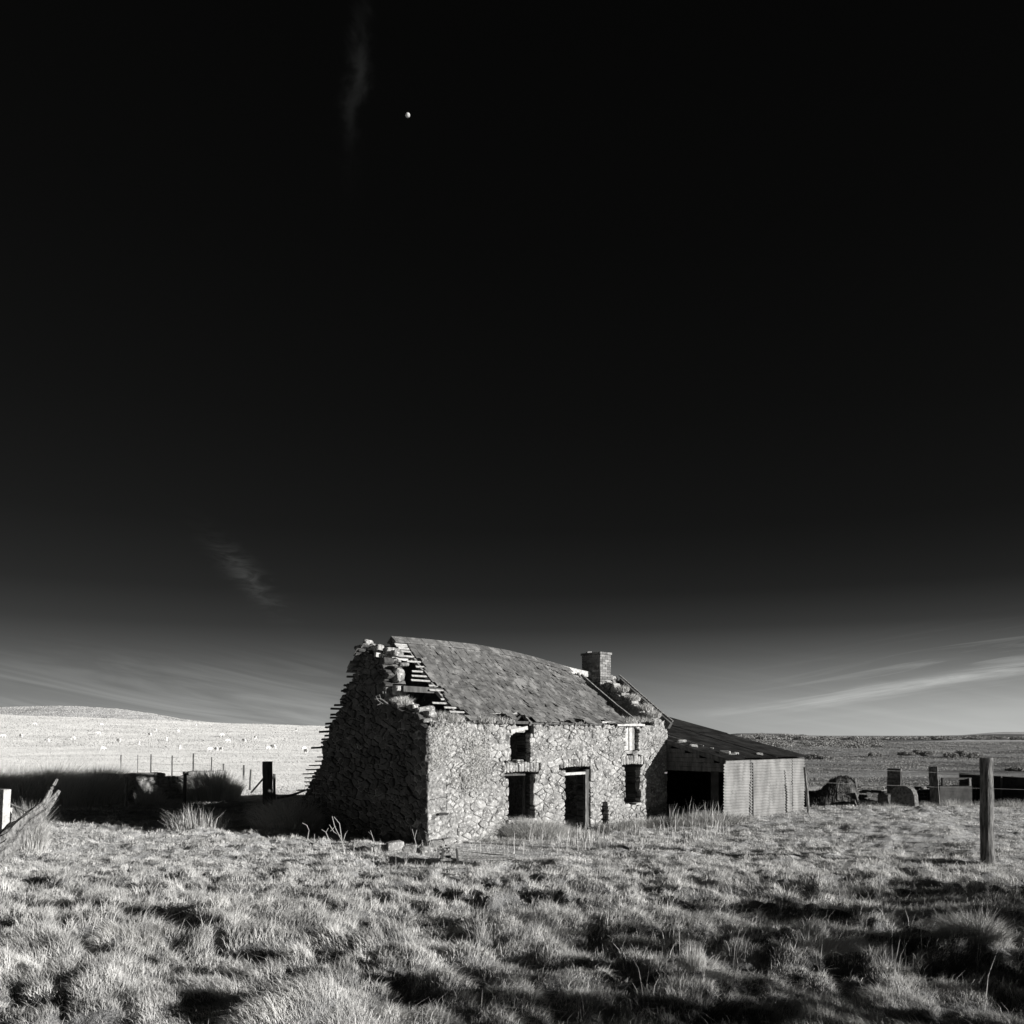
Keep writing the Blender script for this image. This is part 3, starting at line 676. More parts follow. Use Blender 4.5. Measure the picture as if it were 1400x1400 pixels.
def slates(fn, s0f, s1f, L, rows, rng, holes, flip=1):
    vs = []
    for k in range(rows):
        q0 = k / rows; q1 = min(1.0, q0 + 2.0 / rows)
        s = s0f(q0) + rng.uniform(0, .13); end = s1f(q0)
        while s < end:
            wd = rng.uniform(.15, .25) if rows != 28 else rng.uniform(.14, .25); sc2 = s + wd / 2; slip = 0
            if holes(sc2, q0, rng): s += wd; continue
            u = rng.uniform()
            if u < .12: slip = -rng.uniform(.1, .5) / rows
            if u > .985: s += wd; continue
            rot = rng.normal(0, .004) + (rng.normal(0, .05) if u < .05 else 0)
            gp = .005 if rng.uniform() > .14 else .020; a = s + gp; b = s + wd - gp; qa = q0 + slip; qb = q1 + slip
            sl = rng.uniform(0.012, .020) + (.03 if rng.uniform() < .05 else 0); lift2 = rng.normal(0, .004)
            pts = np.array([[a - rot * 2, qa], [b - rot * 2, qa + rot * .15], [b, qb], [a, qb]])
            P = fn(pts[:, 0], pts[:, 1])
            n = np.cross(P[1] - P[0], P[3] - P[0]) * flip; n /= np.linalg.norm(n)
            th = rng.uniform(.009, .017)
            off = np.array([sl + lift2, sl - lift2, .004, .004])
            lowp = P + n * off[:, None]; up = lowp + n * th
            pts8 = np.concatenate([lowp, up]); vs.append(pts8); s += wd
    V = np.concatenate(vs); n = len(vs); q = (np.arange(n) * 8)[:, None, None] + CQ[None]
    return V, q.reshape(-1, 4)
rg = R(21)
def hf(s, q, rg):
    if q > .89 and 5.95 < s < 7.6: return True
    if q > .82 and 6.9 < s: return True
    if q < .10 and (2.05 < s < 2.55 or 2.75 < s < 3.2): return True
    if q < .05 and (4.9 < s < 5.3 or 5.9 < s < 6.1): return True
    if q < .04 and rg.uniform() < .28: return True
    if .04 < q < .08 and rg.uniform() < .08: return True
    if q < .09 and s < 1.05: return True
    if s < 1.0 and rg.uniform() < .12: return True
    return False
s0f = lambda q: (0.98 + .10 * math.sin(q * 21) - .25 * (q > .93) + (.12 if q < .15 else 0) + (.08 if .72 < q < .86 else 0))
s1f = lambda q: 6.78 + .34 * q + .08 * math.sin(q * 33)
roof = thing('roof', None, None, (0, 0, 0)); del_keys = None
roof.parent = cot; roof.location = (0, 0, 0)
V, q = slates(roof_f, s0f, s1f, 0, 28, rg, hf)
mesh_np('slates', V, q, None, 'slate', roof)
V, q = slates(roof_b, lambda q: .62 + .1 * math.sin(q * 17), lambda q: 6.9, 0, 18, rg, lambda s, q, r_: q > .96, flip=-1)
ob = mesh_np('slates', V, q, None, 'slate', roof)
# a patch of slates left on the back of the gable head
V, q = slates(lambda s, qq: roof_b(s, qq) + np.array([0, 0, .0]), lambda q: -.32 + .04 * math.sin(q * 90), lambda q: .25, 0, 30, rg, lambda s, q, r_: not (.68 < q < .84), flip=-1)
mesh_np('slates', V, q, None, 'slate', roof)
# battens
mb = MB(); rg = R(31)
def batten(mb, fn, q, sa, sb, dn, wd=.045, th=.022, tilt=0):
    n = max(2, int((sb - sa) / .5)); ss_ = np.linspace(sa, sb, n + 1); P = fn(ss_, np.full(n + 1, q)); P2 = fn(ss_, np.full(n + 1, q + .02))
    for i in range(n):
        a = P[i] + np.array([0, 0, dn + tilt * (i == 0)]); b = P[i + 1] + np.array([0, 0, dn]); up = np.cross(P[i + 1] - P[i], P2[i] - P[i]); up = up / np.linalg.norm(up)
        mb.beam(a, b + (b - a) * .02, wd, th, up)
for k in range(18):
    q = (k + .25) / 17.5
    if q > .99: continue
    st_ = s0f(q) - rg.uniform(.1, .42)
    if q > .72: st_ = .62 + rg.uniform(0, .15)
    if .52 < q < .66: st_ -= .25
    batten(mb, roof_f, q, st_, s1f(q) + rg.uniform(-.1, .15), -.03, .046, .022) if q > .1 else None
batten(mb, roof_f, .95, .62, 1.2, -.02, .09, .02); batten(mb, roof_f, .90, .66, 1.25, -.02, .07, .02)
mb.build('battens', 'wood_pale', roof)
mb = MB()
for k in range(24):
    q = (k + .4) / 24
    if q > .97: continue
    st_ = -.13 + rg.uniform(-.17, .12)
    batten(mb, roof_b, q, st_, 1.2, -.02, .05, .03, tilt=rg.uniform(-.05, .02))
mb.build('battens', 'wood_dark', roof)
# rafters
for s in np.arange(.98, 8.1, .55):
    mb = MB(); P = roof_f(np.array([s] * 6), np.linspace(.02, .99, 6)) - np.array([0, 0, .085])
    for i in range(5): mb.beam(P[i], P[i + 1] + (P[i + 1] - P[i]) * .02, .06, .09)
    mb.build('rafter', 'wood', roof)
for s in np.arange(.70, 8.1, .85):
    mb = MB(); P = roof_b(np.array([s] * 4), np.linspace(.02, .99, 4)) - np.array([0, 0, .085])
    for i in range(3): mb.beam(P[i], P[i + 1] + (P[i + 1] - P[i]) * .02, .06, .09)
    mb.build('rafter', 'wood_dark', roof)
# ridge: angled clay tiles, then the bare board
mb = MB()
s = .60
while s < 6.75:
    L = .46
    if not (5.75 < s < 5.95):
        z0 = float(ridge_z(s)); z1 = float(ridge_z(s + L)); dzj = .0
        prof = [(-.21, -.095), (0, .062), (.21, -.095), (.20, -.12), (0, .03), (-.20, -.12)]
        rows_ = [W(s + e, TR + a_, zz + b_ + jz) for (e, zz, jz) in ((.006, z0, rg.uniform(-.004, .006)), (L - .004, z1, rg.uniform(-.004, .006))) for (a_, b_) in prof]
        mb.add(rows_, [[i, (i + 1) % 6, 6 + (i + 1) % 6, 6 + i] for i in range(6)] + [[0, 5, 4, 1], [1, 4, 3, 2], [6, 7, 10, 11], [7, 8, 9, 10]])
    s += L
mb.build('ridge_tiles', 'slate', roof)
mb = MB(); mb.beam(W(5.3, TR - .02, ridge_z(5.3) - .11), W(8.15, TR - .02, ridge_z(8.15) - .02), .05, .17); mb.build('ridge_board', 'wood_pale', roof)
mb = MB(); mb.beam(W(5.9, 2.12, 4.52), W(7.2, 2.2, 4.36), .06, .09); mb.beam(W(6.6, 2.05, 4.33), W(6.8, 2.3, 4.55), .05, .05); mb.beam(W(7.2, 1.85, 4.05), W(7.35, 2.35, 4.5), .05, .07); mb.build('broken_rafter', 'wood', roof)
mb = MB(); mb.beam(W(-.08, 2.15, 4.60), W(1.35, 2.12, 4.53), .10, .11, jit=.015, rng=rg, seg=5); mb.build('purlin', 'wood_pale', roof)
mb = MB(); mb.beam(W(-.0, 1.05, 3.72), W(6.7, 1.05, 3.62), .12, .14, seg=3); o = mb.build('purlin', 'wood_dark', roof)
# verge left standing over the far gable
mb = MB()
def vg(t): return float(np.interp(t, [-.12, 2.0], [3.0, 4.52]))
mb.beam(W(8.80, -.16, vg(-.12)), W(8.80, 1.95, vg(1.95)), .05, .045, seg=6, jit=.008, rng=rg)
mb.build('verge_board', 'wood', roof)
mb = MB(); mb.beam(W(8.72, -.12, vg(-.12) - .13), W(8.72, 1.85, vg(1.85) - .13), .12, .20, seg=5, jit=.01, rng=rg); mb.build('verge_board', 'wood_dark', roof)
# light strip of wall plate at the far end of the eaves and over the boarded window
for a_, b_, w_, t_ in ((W(5.85, -.04, 2.96), W(6.40, -.04, 2.94), .05, .045), (W(6.45, -.05, 2.885), W(7.62, -.05, 2.885), .09, .06), (W(3.55, -.05, 2.95), W(3.95, -.05, 2.95), .05, .04)):
    mb = MB(); mb.beam(a_, b_, w_, t_, jit=.004, rng=rg, seg=3); mb.build('wall_plate', 'wood_pale', roof)
mb = MB(); mb.beam(W(.9, .02, 2.93), W(6.0, .02, 2.9), .12, .07, seg=3); mb.build('wall_plate', 'wood_dark', roof)
# boarded upper window, left over frame boards
mb = MB(); mb.beam(W(7.00, .08, 2.17), W(6.99, .08, 2.85), .03, .17, up=(UX, UY, 0)); mb.beam(W(7.18, .07, 2.16), W(7.17, .07, 2.85), .03, .13, up=(UX, UY, 0)); mb.build('window_board', 'wood_pale', cot)
mb = MB(); mb.beam(W(7.33, .12, 2.17), W(7.32, .12, 2.84), .04, .12, up=(UX, UY, 0)); mb.build('window_board', 'wood', cot)
# lintel slab above small upper window
mb = MB(); mb.beam(W(2.55, .03, 2.70), W(3.12, .03, 2.78), .12, .09, jit=.01, rng=rg, seg=3); mb.build('lintel', 'wood_pale', cot)
mb = MB(); mb.beam(W(2.45, .2, .42), W(3.42, .2, .42), .5, .08, seg=3, jit=.008, rng=rg); mb.build('sill', 'stone', cot)
# door frame
df = thing('door_frame', None, None, (0, 0, 0)); df.parent = cot; df.location = (0, 0, 0)
mb = MB(); mb.beam(W(4.50, .07, 1.56), W(5.28, .07, 1.57), .10, .07); mb.build('head', 'wood_pale', df)
mb = MB(); mb.beam(W(5.40, .10, -.40), W(5.40, .10, 1.66), .10, .17, up=(UX, UY, 0)); mb.build('jamb', 'wood_dark', df)
mb = MB(); mb.beam(W(5.29, .03, -.40), W(5.29, .03, 1.60), .03, .025, up=(UX, UY, 0)); mb.build('door_stop', 'wood', df)
mb = MB(); mb.beam(W(4.53, .30, -.40), W(4.53, .30, 1.60), .10, .06, up=(UX, UY, 0)); mb.build('jamb', 'wood_dark', df)
mb = MB(); mb.beam(W(2.56, .36, .46), W(2.56, .36, 1.62), .07, .06, up=(UX, UY, 0)); mb.beam(W(3.32, .36, .46), W(3.32, .36, 1.62), .07, .06, up=(UX, UY, 0)); mb.beam(W(2.6, .36, 1.585), W(3.3, .36, 1.585), .07, .06); mb.build('window_frame', 'wood_dark', cot)
# inner cross wall keeps the rooms dark
mb = MB(); mb.beam(W(4.0, .57, 1.2), W(4.0, 4.3, 1.2), .18, 3.2); mb.build('inner_wall', 'mortar', cot)
# chimney of brick
cell = .075; rc = []
chim = thing('chimney', None, None, (0, 0, 0)); chim.parent = cot; chim.location = (0, 0, 0)
mb = MB(); rg = R(55)
zt = 5.21; z = 4.18; k = 0
cs0, cs1, ct0, ct1 = 8.02, 8.50, 2.04, 2.84
while z < zt - .05:
    ov = .03 if z > zt - .17 else (.055 if z < 4.45 else 0)
    for (p0, p1, hor_) in (((cs0 - ov, ct0 - ov), (cs1 + ov, ct0 - ov), 1), ((cs1 + ov, ct0 - ov), (cs1 + ov, ct1 + ov), 0), ((cs1 + ov, ct1 + ov), (cs0 - ov, ct1 + ov), 1), ((cs0 - ov, ct1 + ov), (cs0 - ov, ct0 - ov), 0)):
        L = math.hypot(p1[0] - p0[0], p1[1] - p0[1]); d = ((p1[0] - p0[0]) / L, (p1[1] - p0[1]) / L); nrm = (-d[1], d[0])
        pos = 0 if k % 2 else .11
        first = True
        while pos < L - .02:
            ln = min(.215, L - pos - .0)
            if first and k % 2 == 0: pos = 0; ln = .10
            first = False
            c = (p0[0] + d[0] * (pos + ln / 2) + nrm[0] * .05, p0[1] + d[1] * (pos + ln / 2) + nrm[1] * .05)
            a_ = W(c[0] - d[0] * (ln / 2 - .005), c[1] - d[1] * (ln / 2 - .005), z + .034); b_ = W(c[0] + d[0] * (ln / 2 - .005), c[1] + d[1] * (ln / 2 - .005), z + .034)
            mb.beam(a_, b_, .10 + rg.uniform(-.006, .012), .066); pos += ln + .002
    z += .078; k += 1
mb.build('bricks', 'brick', chim)
mb = MB(); mb.beam(W((cs0 + cs1) / 2, (ct0 + ct1) / 2, 4.1), W((cs0 + cs1) / 2, (ct0 + ct1) / 2, zt - .10), cs1 - cs0 - .04, ct1 - ct0 - .04, up=(-UY, UX, 0)); mb.build('mortar', 'mortar', chim)
mb = MB(); boulder(mb, W(8.1, 2.6, zt + .0), (.16, .13, .06), rg); mb.build('loose_brick', 'brick', chim)

# rear outshut remnant
cell = .10; T_, Z_ = np.meshgrid((np.arange(15) + .5) * cell + 4.95, ZB + (np.arange(24) + .5) * cell)
mask = Z_ < np.interp(T_, [4.95, 5.3, 5.9, 6.4], [1.95, 1.7, 1.15, .6]) + .15 * fbm(T_ * 2, T_ * 0, 3, 2)
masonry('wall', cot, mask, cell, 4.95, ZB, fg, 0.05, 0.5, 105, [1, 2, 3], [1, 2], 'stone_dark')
mb = MB()
for k in range(9):
    f = k / 8; a = W(-.18 + rg.uniform(-.16, .15), 4.95 + .95 * f, 2.0 - .95 * f); b = W(1.1, 4.95 + .95 * f, 2.0 - .95 * f)
    mb.beam(a, b, .28 if k < 4 else .12, .03, up=(0.2, 0.2, 1))
mb.build('outshut_roof', 'wood_dark', cot)

# ------------------------------------------------------------------ corrugated shed
shed = thing('corrugated_shed', 'open fronted lean-to shed of pale corrugated sheets with dark roof', 'shed', (5.95, 24.63, 0))
S0, S1, TF = 8.74, 12.90, -2.02
def roofz(s, t): # monopitch falling to the front
    f = (s - S0) / (S1 - S0); d = t - TF
    return 1.90 + .02 * f + d * (0.255 - .02 * f) 
def corr(fn, a0, a1, b0, b1, pitch, amp, na, rng=None, rag=0.0, th=.004):
    """sheet with corrugations running along a, waves across b; fn(a,b,off)->world"""
    nb = max(4, int(round((b1 - b0) / pitch * 6))); aa = np.linspace(a0, a1, na + 1); bb = np.linspace(b0, b1, nb + 1)
    A2, B2 = np.meshgrid(aa, bb)
    if rag and rng is not None:
        A2[:, 0] += rng.uniform(-rag, rag, nb + 1); A2[:, -1] += rng.uniform(-rag, rag, nb + 1)
    off = amp * np.sin(B2 / pitch * 2 * np.pi); V = fn(A2, B2, off); V2 = fn(A2, B2, off - th)
    n = na + 1; i = (np.arange(nb)[:, None] * n + np.arange(na)[None]); q = np.stack([i, i + 1, i + n + 1, i + n], -1).reshape(-1, 4)
    tot_ = (nb + 1) * n
    return np.concatenate([V.reshape(-1, 3), V2.reshape(-1, 3)]), np.concatenate([q, q[:, ::-1] + tot_])
rg = R(66)
# front wall sheets: waves run along the wall
cols = [(8.70, 10.08, 0.0), (10.00, 11.78, .022), (11.70, 12.32, .0), (12.26, 12.90, .018)]
for ci, (a, b, off0) in enumerate(cols):
    zs = [(-.25, .62), (.55, 1.30), (1.22, 1.88)] if ci % 2 == 0 else [(-.25, .50), (.42, 1.18), (1.10, 1.88)]
    for ri, (z0, z1) in enumerate(zs):
        o_ = off0 + .010 * ri + rg.uniform(0, .008); tl = rg.uniform(-.012, .012); ja, jb = rg.uniform(-.05, .05), rg.uniform(-.05, .05)
        a_ = a + (ja if ci else 0); b_ = b + (jb if ci < 3 else 0)
        V, q = corr(lambda A2, B2, O: Wv(A2, TF - o_ - O, B2 + tl * (A2 - a)), a_, b_, z0 + rg.uniform(-.02, .02), z1, .085, .017, 10, rg, .005)
        sh = mesh_np('wall_sheet', V, q, None, 'tin_light', shed, smooth=True)
mb = MB(); mb.beam(W(10.10, TF - .05, -.2), W(10.07, TF - .05, 1.8), .03, .04); mb.build('cover_strip', 'wood_dark', shed)
mb = MB(); mb.beam(W(S0 - .02, TF + .08, -.3), W(S0 - .02, TF + .08, 1.86), .12, .12); mb.build('corner_post', 'tin_dark', shed)
mb = MB(); mb.beam(W(S0, TF + .10, 1.82), W(S1, TF + .10, 1.84), .08, .08); mb.build('wall_plate', 'wood_dark', shed)
# open left end: boarding over the opening, and inner boarding
mb = MB()
for k in range(6):
    z0 = 1.56 + k * .13; t1_ = min(-.02, TF + max(0, (z0 + .12 - 1.86)) / .255 * 1.0) if z0 + .12 > 1.88 else TF
    if t1_ > -.15: continue
    mb.beam(W(S0 - .03, t1_, z0 + .06), W(S0 - .03, -.0, z0 + .06), .02, .122)
mb.build('gable_boarding', 'wood_dark', shed)
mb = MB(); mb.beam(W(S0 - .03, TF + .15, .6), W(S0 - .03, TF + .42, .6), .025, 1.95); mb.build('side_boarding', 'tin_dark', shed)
# far end, rear wall of sheets
V, q = corr(lambda A2, B2, O: Wv(S1 + O, A2, B2 * 0 + ZB + (B2) * (roofz(S1, A2) - ZB - .06)), TF, 3.6, 0.0, 1.0, .036, .011, 12)
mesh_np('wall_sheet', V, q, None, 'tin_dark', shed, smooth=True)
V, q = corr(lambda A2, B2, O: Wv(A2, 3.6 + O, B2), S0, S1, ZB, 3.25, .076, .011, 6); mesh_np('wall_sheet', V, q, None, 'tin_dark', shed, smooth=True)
# roof sheets: waves run down the slope
for k in range(5):
    a = S0 - .06 + k * .86; b = a + .90; o_ = .012 * (k % 2); e0 = TF - .10 + rg.uniform(-.05, .04); e1 = 3.7 + rg.uniform(-.1, .1)
    for (t0, t1_, oo) in ((e0, 1.0, 0), (.85, e1, .018)):
        V, q = corr(lambda A2, B2, O: Wv(B2, A2, roofz(B2, A2) + .045 + o_ + oo + O), t0, t1_, a, b, .076, .012, 10)
        mesh_np('roof_sheet', V, q, None, 'tin_roof', shed, smooth=True)
mb = MB(); mb.beam(W(S0 - .05, TF - .1, roofz(S0, TF - .1) - .02), W(S0 - .05, .02, roofz(S0, 0) + .0), .03, .13); mb.build('verge_board', 'wood_dark', shed)
mb = MB(); mb.beam(W(9.05, .35, roofz(9.05, .35) + .10), W(9.3, -0.9, roofz(9.3, -.9) + .10), .05, .03); 
o = mb.build('roof_batten', 'wood'); 
tag(o, 'thin pale batten lying down the slope of the dark shed roof', 'batten')
# stones holding the roof down
stones_ = [(8.98, -.35, .22, 'flat slab weighting the shed roof closest to the cottage corner'), (8.88, -.85, .20, 'slab weighting the shed roof beside the verge board'),
           (9.35, -1.15, .10, 'small pale stone alone on the shed roof between slabs and brick pile'), (9.35, -1.62, .26, 'largest dark block in the stone pile by the roof edge'), (9.52, -1.78, .16, 'pale block in front of the largest dark block on the roof edge'),
           (9.74, -1.72, .15, 'pale brick ending the row of stones along the roof edge'), (10.75, -1.85, .17, 'lone brick on the roof edge above the middle wall sheet')]
for (s, t, d, lab) in stones_:
    mb = MB(); c = W(s, t, roofz(s, t) + .095); boulder(mb, c, (d * 1.2, d * .75, d * .42), R(int(s * 100)))
    o = mb.build('roof_stone', 'stone', base=tuple(c)); tag(o, lab, 'stone', 'stones weighting the shed roof')
# leaning pole at the right end of the shed
x0, y0 = hit(1106, 1111)
mb = MB(); bp = np.array([x0, y0, gz(x0, y0) - .1]); mb.tube([bp, Pp(1103, 1080, y0), Pp(1100, 1049, y0 - .1)], [.05, .045, .04], 8, R(1), .1)
tag(mb.build('pole', 'wood', base=tuple(bp)), 'grey pole leaning against the far corner of the corrugated shed', 'pole')

# ------------------------------------------------------------------ posts
def post(name, label, pxb, pyb, pyt, wpx, m='post_wood', lean=0, group=None, D=None, seed=0, square=False, cat='post', xt=None):
    if D is None: x, y = hit(pxb, pyb)
    else: x, y = (pxb - 700) / F * D, D
    rg = R(seed + int(pxb)); r = wpx / F * y / 2; zg = gz(x, y); top = CZ - (pyt - 1005) / F * y; xt_ = ((xt if xt is not None else pxb) - 700) / F * y
    mb = MB(); n = 7; pts = []; rr = []
    for i in range(n):
        f = i / (n - 1); pts.append((x + (xt_ - x) * f + rg.uniform(-.03, .03) * r * 2, y, zg - .15 + (top - zg + .15) * f)); rr.append(r * (1.06 - .10 * f) * rg.uniform(.94, 1.05))
    if square: mb.beam(pts[0], pts[-1], r * 2, r * 2, up=(math.sin(.50), math.cos(.50), 0), seg=9, jit=r * .07, rng=rg)
    else: mb.tube(pts, rr, 18, rg, .03, groove=.06)
    o = mb.build(name, m, base=(x, y, zg)); tag(o, label, cat, group); return o, (x, y, zg, top)
gp, gi = post('gate_post', 'thick rough gate post standing alone in front of the others', 1351, 1188, 1036, 17.5, xt=1348)
post('fence_post', 'squared timber post between the arched slab and the stone trough', 1279, 1103, 1048, 11, 'post_wood', D=31.0, square=True, xt=1275)
bigp, bi = post('gate_post', 'stout dark gate post propped by a diagonal stay behind the cottage', 366, 1108, 1041, 9.5, 'wood_dark', D=31.5, square=True)
mb = MB(); mb.beam(Pp(343, 1084, 31.3), Pp(363, 1061, 31.4), .07, .06); o = mb.build('stay', 'wood_dark', base=tuple(Pp(343, 1084, 31.3))); o.parent = bigp; o.location = Vector(o.location) - bigp.location
post('fence_post', 'short dark post close beside the stout gate post', 375, 1092, 1058, 3.6, 'wood_dark', D=34.5)
mb = MB(); a_, b_ = Pp(380, 1091, 33), Pp(421, 1079, 32); mb.tube([a_, (a_ + b_) / 2 - np.array([0, 0, .04]), b_], [.05, .045, .035], 7, R(2), .1); tag(mb.build('fallen_rail', 'wood_dark', base=tuple(a_)), 'fallen dark rail resting between the gate post and the rear of the cottage', 'rail')
fp = [(165, 1052, 1032, 68, 1.6), (188, 1054, 1032, 70, 1.0), (206, 1053, 1031, 66, 1.8), (235, 1056, 1033, 64, 1.8), (264, 1057, 1030, 62, 2.0), (289, 1058, 1035, 62, 1.6), (305, 1070, 1044, 55, 2.4), (333, 1068, 1046, 60, 2.6), (341, 1084, 1052, 44, 2.6)]
ords = ['first', 'second', 'third', 'fourth', 'fifth', 'sixth', 'seventh', 'eighth', 'last']
tops = []
for i, (px, pyb, pyt, D, wpx) in enumerate(fp):
    o, inf = post('fence_post', f'{ords[i]} thin fence post from the left before the bright hillside', px, pyb, pyt, wpx, 'wood_dark', group='thin posts of the field fence', D=float(D), xt=px + (2 if i == 8 else .5)); tops.append(inf)
post('fence_post', 'pale shaded post standing before the dry stone wall', 171, 1104, 1062, 5, 'wood', D=30.0, xt=173)
post('fence_post', 'dark shaded post before the middle of the dry stone wall', 252, 1092, 1058, 4.6, 'wood_dark', D=31.5, xt=253)
# field fence wires
wires = thing('wire_fence', 'faint wires strung between the thin posts before the hillside', 'fence', (tops[0][0], tops[0][1], tops[0][2]))
for hgt in (.3, .6, .9):
    mb = MB(); pts = [(x, y - .06, z + (t - z) * hgt) for (x, y, z, t) in tops[:7]]; mb.tube(pts, [.007] * 7, 4, cap=False); mb.build('wire', 'wire', wires)
wf = thing('wire_fence', 'thin wires running from the shed past the right hand posts', 'fence', (9.6, 29, 0))
for (ya, yb, yc) in ((1049, 1056, 1064), (1069, 1076, 1080)):
    mb = MB(); mb.tube([Pp(1103, ya, 28.4), Pp(1170, ya + (yb - ya) * .4, 29.5), Pp(1277, yb, 30.8), Pp(1420, yc, 31.2)], [.0035] * 4, 4, cap=False); mb.build('wire', 'wire', wf)

# ------------------------------------------------------------------ right hand yard things
# standing stone pillar on a wider foot
def slab(name, label, outline, D, th, m='stone_dark', cat='stone', cam=True, seed=3, group=None, yaw=-.48):
    """upright slab: outline in pixels at distance D, real thickness, facing the path; built as rough stone"""
    pts = [Pp(x, y, D) for x, y in outline]; c = np.mean(pts, 0); v = np.array([c[0], c[1], 0]); v /= np.linalg.norm(v); rg = R(seed)
    ca, sa = math.cos(yaw), math.sin(yaw); pts = [c + np.array([(p - c)[0] * ca - (p - c)[1] * sa, (p - c)[0] * sa + (p - c)[1] * ca, (p - c)[2]]) * np.array([1.04, 1, 1]) for p in pts]; v = np.array([v[0] * ca - v[1] * sa, v[0] * sa + v[1] * ca, 0])
    n = len(pts); base = tuple(Pp(outline[0][0], outline[0][1], D)); layers = []
    for f, k in ((-.0, .97), (.06, 1.0), (.94, 1.0), (1.0, .97)):
        layers.append([c + (p - c) * k * (1 + rg.normal(0, .012)) + v * th * f for p in pts])
    V = np.array(layers).reshape(-1, 3); q = [[l * n + i, l * n + (i + 1) % n, (l + 1) * n + (i + 1) % n, (l + 1) * n + i] for l in range(3) for i in range(n)]
    V = np.concatenate([V, [np.mean(layers[0], 0)], [np.mean(layers[3], 0)]]); t = [[4 * n, (i + 1) % n, i] for i in range(n)] + [[4 * n + 1, 3 * n + i, 3 * n + (i + 1) % n] for i in range(n)]
    o = mesh_np(name, V, np.array(q), np.array(t), m, base=base); tag(o, label, cat, group); return o
post('stone_pillar', 'square topped stone pillar behind the arched slab', 1222.5, 1108, 1050.5, 17, 'pillar_stone', D=31.4, square=True, cat='pillar', xt=1223)
mbp = MB(); cpt = Pp(1219, 1100, 31.3); boulder(mbp, (cpt[0], cpt[1], cpt[2] + .12), (.85, .6, .55), R(4), rot=.3); pft = mbp.build('footing_stone', 'pillar_stone', base=tuple(cpt)); tag(pft, 'rough block heaped at the foot of the square stone pillar', 'stone')
arch = [(1219, 1112)] + [(1249.5, 1110), (1249, 1095)] + [(1233 + 15.5 * math.cos(a), 1090 - 16.5 * math.sin(a)) for a in np.linspace(.15, 2.6, 9)] + [(1219, 1096)]
slab('arched_slab', 'round topped stone slab with one bright sunlit edge', arch, 30.4, .26, 'pillar_stone', 'slab')
# trough / low tank and its frame
tr = thing('stone_trough', 'dark stone trough beside the squared timber post', 'trough', tuple(Pp(1305, 1106, 31.4)))
mb = MB(); 
for (x0_, y0_, x1_, y1_, D) in ((1284, 1091, 1328, 1091, 31.3), (1284, 1091, 1328, 1091, 32.2)): mb.beam(Pp(x0_, y0_, D), Pp(x1_, y1_, D), .10, .86, jit=.01, rng=rg, seg=3)
for px in (1285.5, 1326.5): mb.beam(Pp(px, 1091, 31.35), Pp(px, 1091, 32.15), .09, .84)
mb.build('tank', 'wall_dark', tr)
fr = thing('timber_frame', 'open wooden frame with top rail rising behind the stone trough', 'frame', tuple(Pp(1290, 1100, 32.5)))
for nm, a_, b_, wd in (('rail', (1287, 1064.5), (1328, 1064.5), .07), ('rail', (1288, 1078), (1328, 1079), .05)):
    mb = MB(); mb.beam(Pp(*a_, 32.5), Pp(*b_, 32.5), .05, wd); mb.build(nm, 'wood_dark', fr)
mb = MB(); mb.beam(Pp(1289.5, 1104, 32.45), Pp(1289.5, 1063.5, 32.45), .13, .10, up=(1, 0, 0)); mb.build('upright', 'wood_dark', fr)
mb = MB(); mb.beam(Pp(1326, 1100, 32.45), Pp(1326, 1064, 32.45), .08, .07, up=(1, 0, 0)); mb.build('upright', 'wood', fr)
# dark bank wall along the yard edge
def lowwall(name, label, a, b, ztop, zbot, th, m, D0, D1, seed, cell=.14):
    pa = Pp(a, 1100, D0); pb = Pp(b, 1100, D1); d = pb - pa; L = math.hypot(d[0], d[1]); d = d / L; nrm = np.array([d[1], -d[0]])
    fm = lambda u, v, c: np.stack([pa[0] + d[0] * u - nrm[0] * c, pa[1] + d[1] * u - nrm[1] * c, v], -1)
    na_c = int(L / cell); nb_c = int((ztop - zbot) / cell); A2, B2 = np.meshgrid((np.arange(na_c) + .5) * cell, zbot + (np.arange(nb_c) + .5) * cell)
    mk = B2 < ztop - .1 + .34 * fbm(A2 * 1.2, A2 * 0, seed, 3)
    o = masonry(name, None, mk, cell, 0, zbot, fm, 0, th, seed, [1, 2, 3, 3], [1, 1, 2], m, tmpl=(TV3, TQ3), base=(pa[0], pa[1], zbot)); tag(o, label, 'wall'); return o
lowwall('field_wall', 'low dark field wall running behind the pillar and posts', 1104, 1345, .62, -.5, .5, 'wall_dark', 33.2, 34.5, 7)
# rails between heap and pillar
rf = thing('rail_fence', 'two plank rails between the dark heap and the stone pillar', 'fence', tuple(Pp(1170, 1095, 32.6)))
for (a_, b_, wd) in (((1169, 1070.5), (1214, 1071), .06), ((1169, 1078), (1207, 1078.5), .06), ((1169, 1085), (1207, 1086), .05)):
    mb = MB(); mb.beam(Pp(*a_, 32.6), Pp(*b_, 32.4), .04, wd); mb.build('rail', 'wood', rf)
mb = MB(); mb.beam(Pp(1170, 1100, 32.55), Pp(1169.5, 1064, 32.55), .10, .10, up=(1, 0, 0)); mb.build('upright', 'wood', rf)
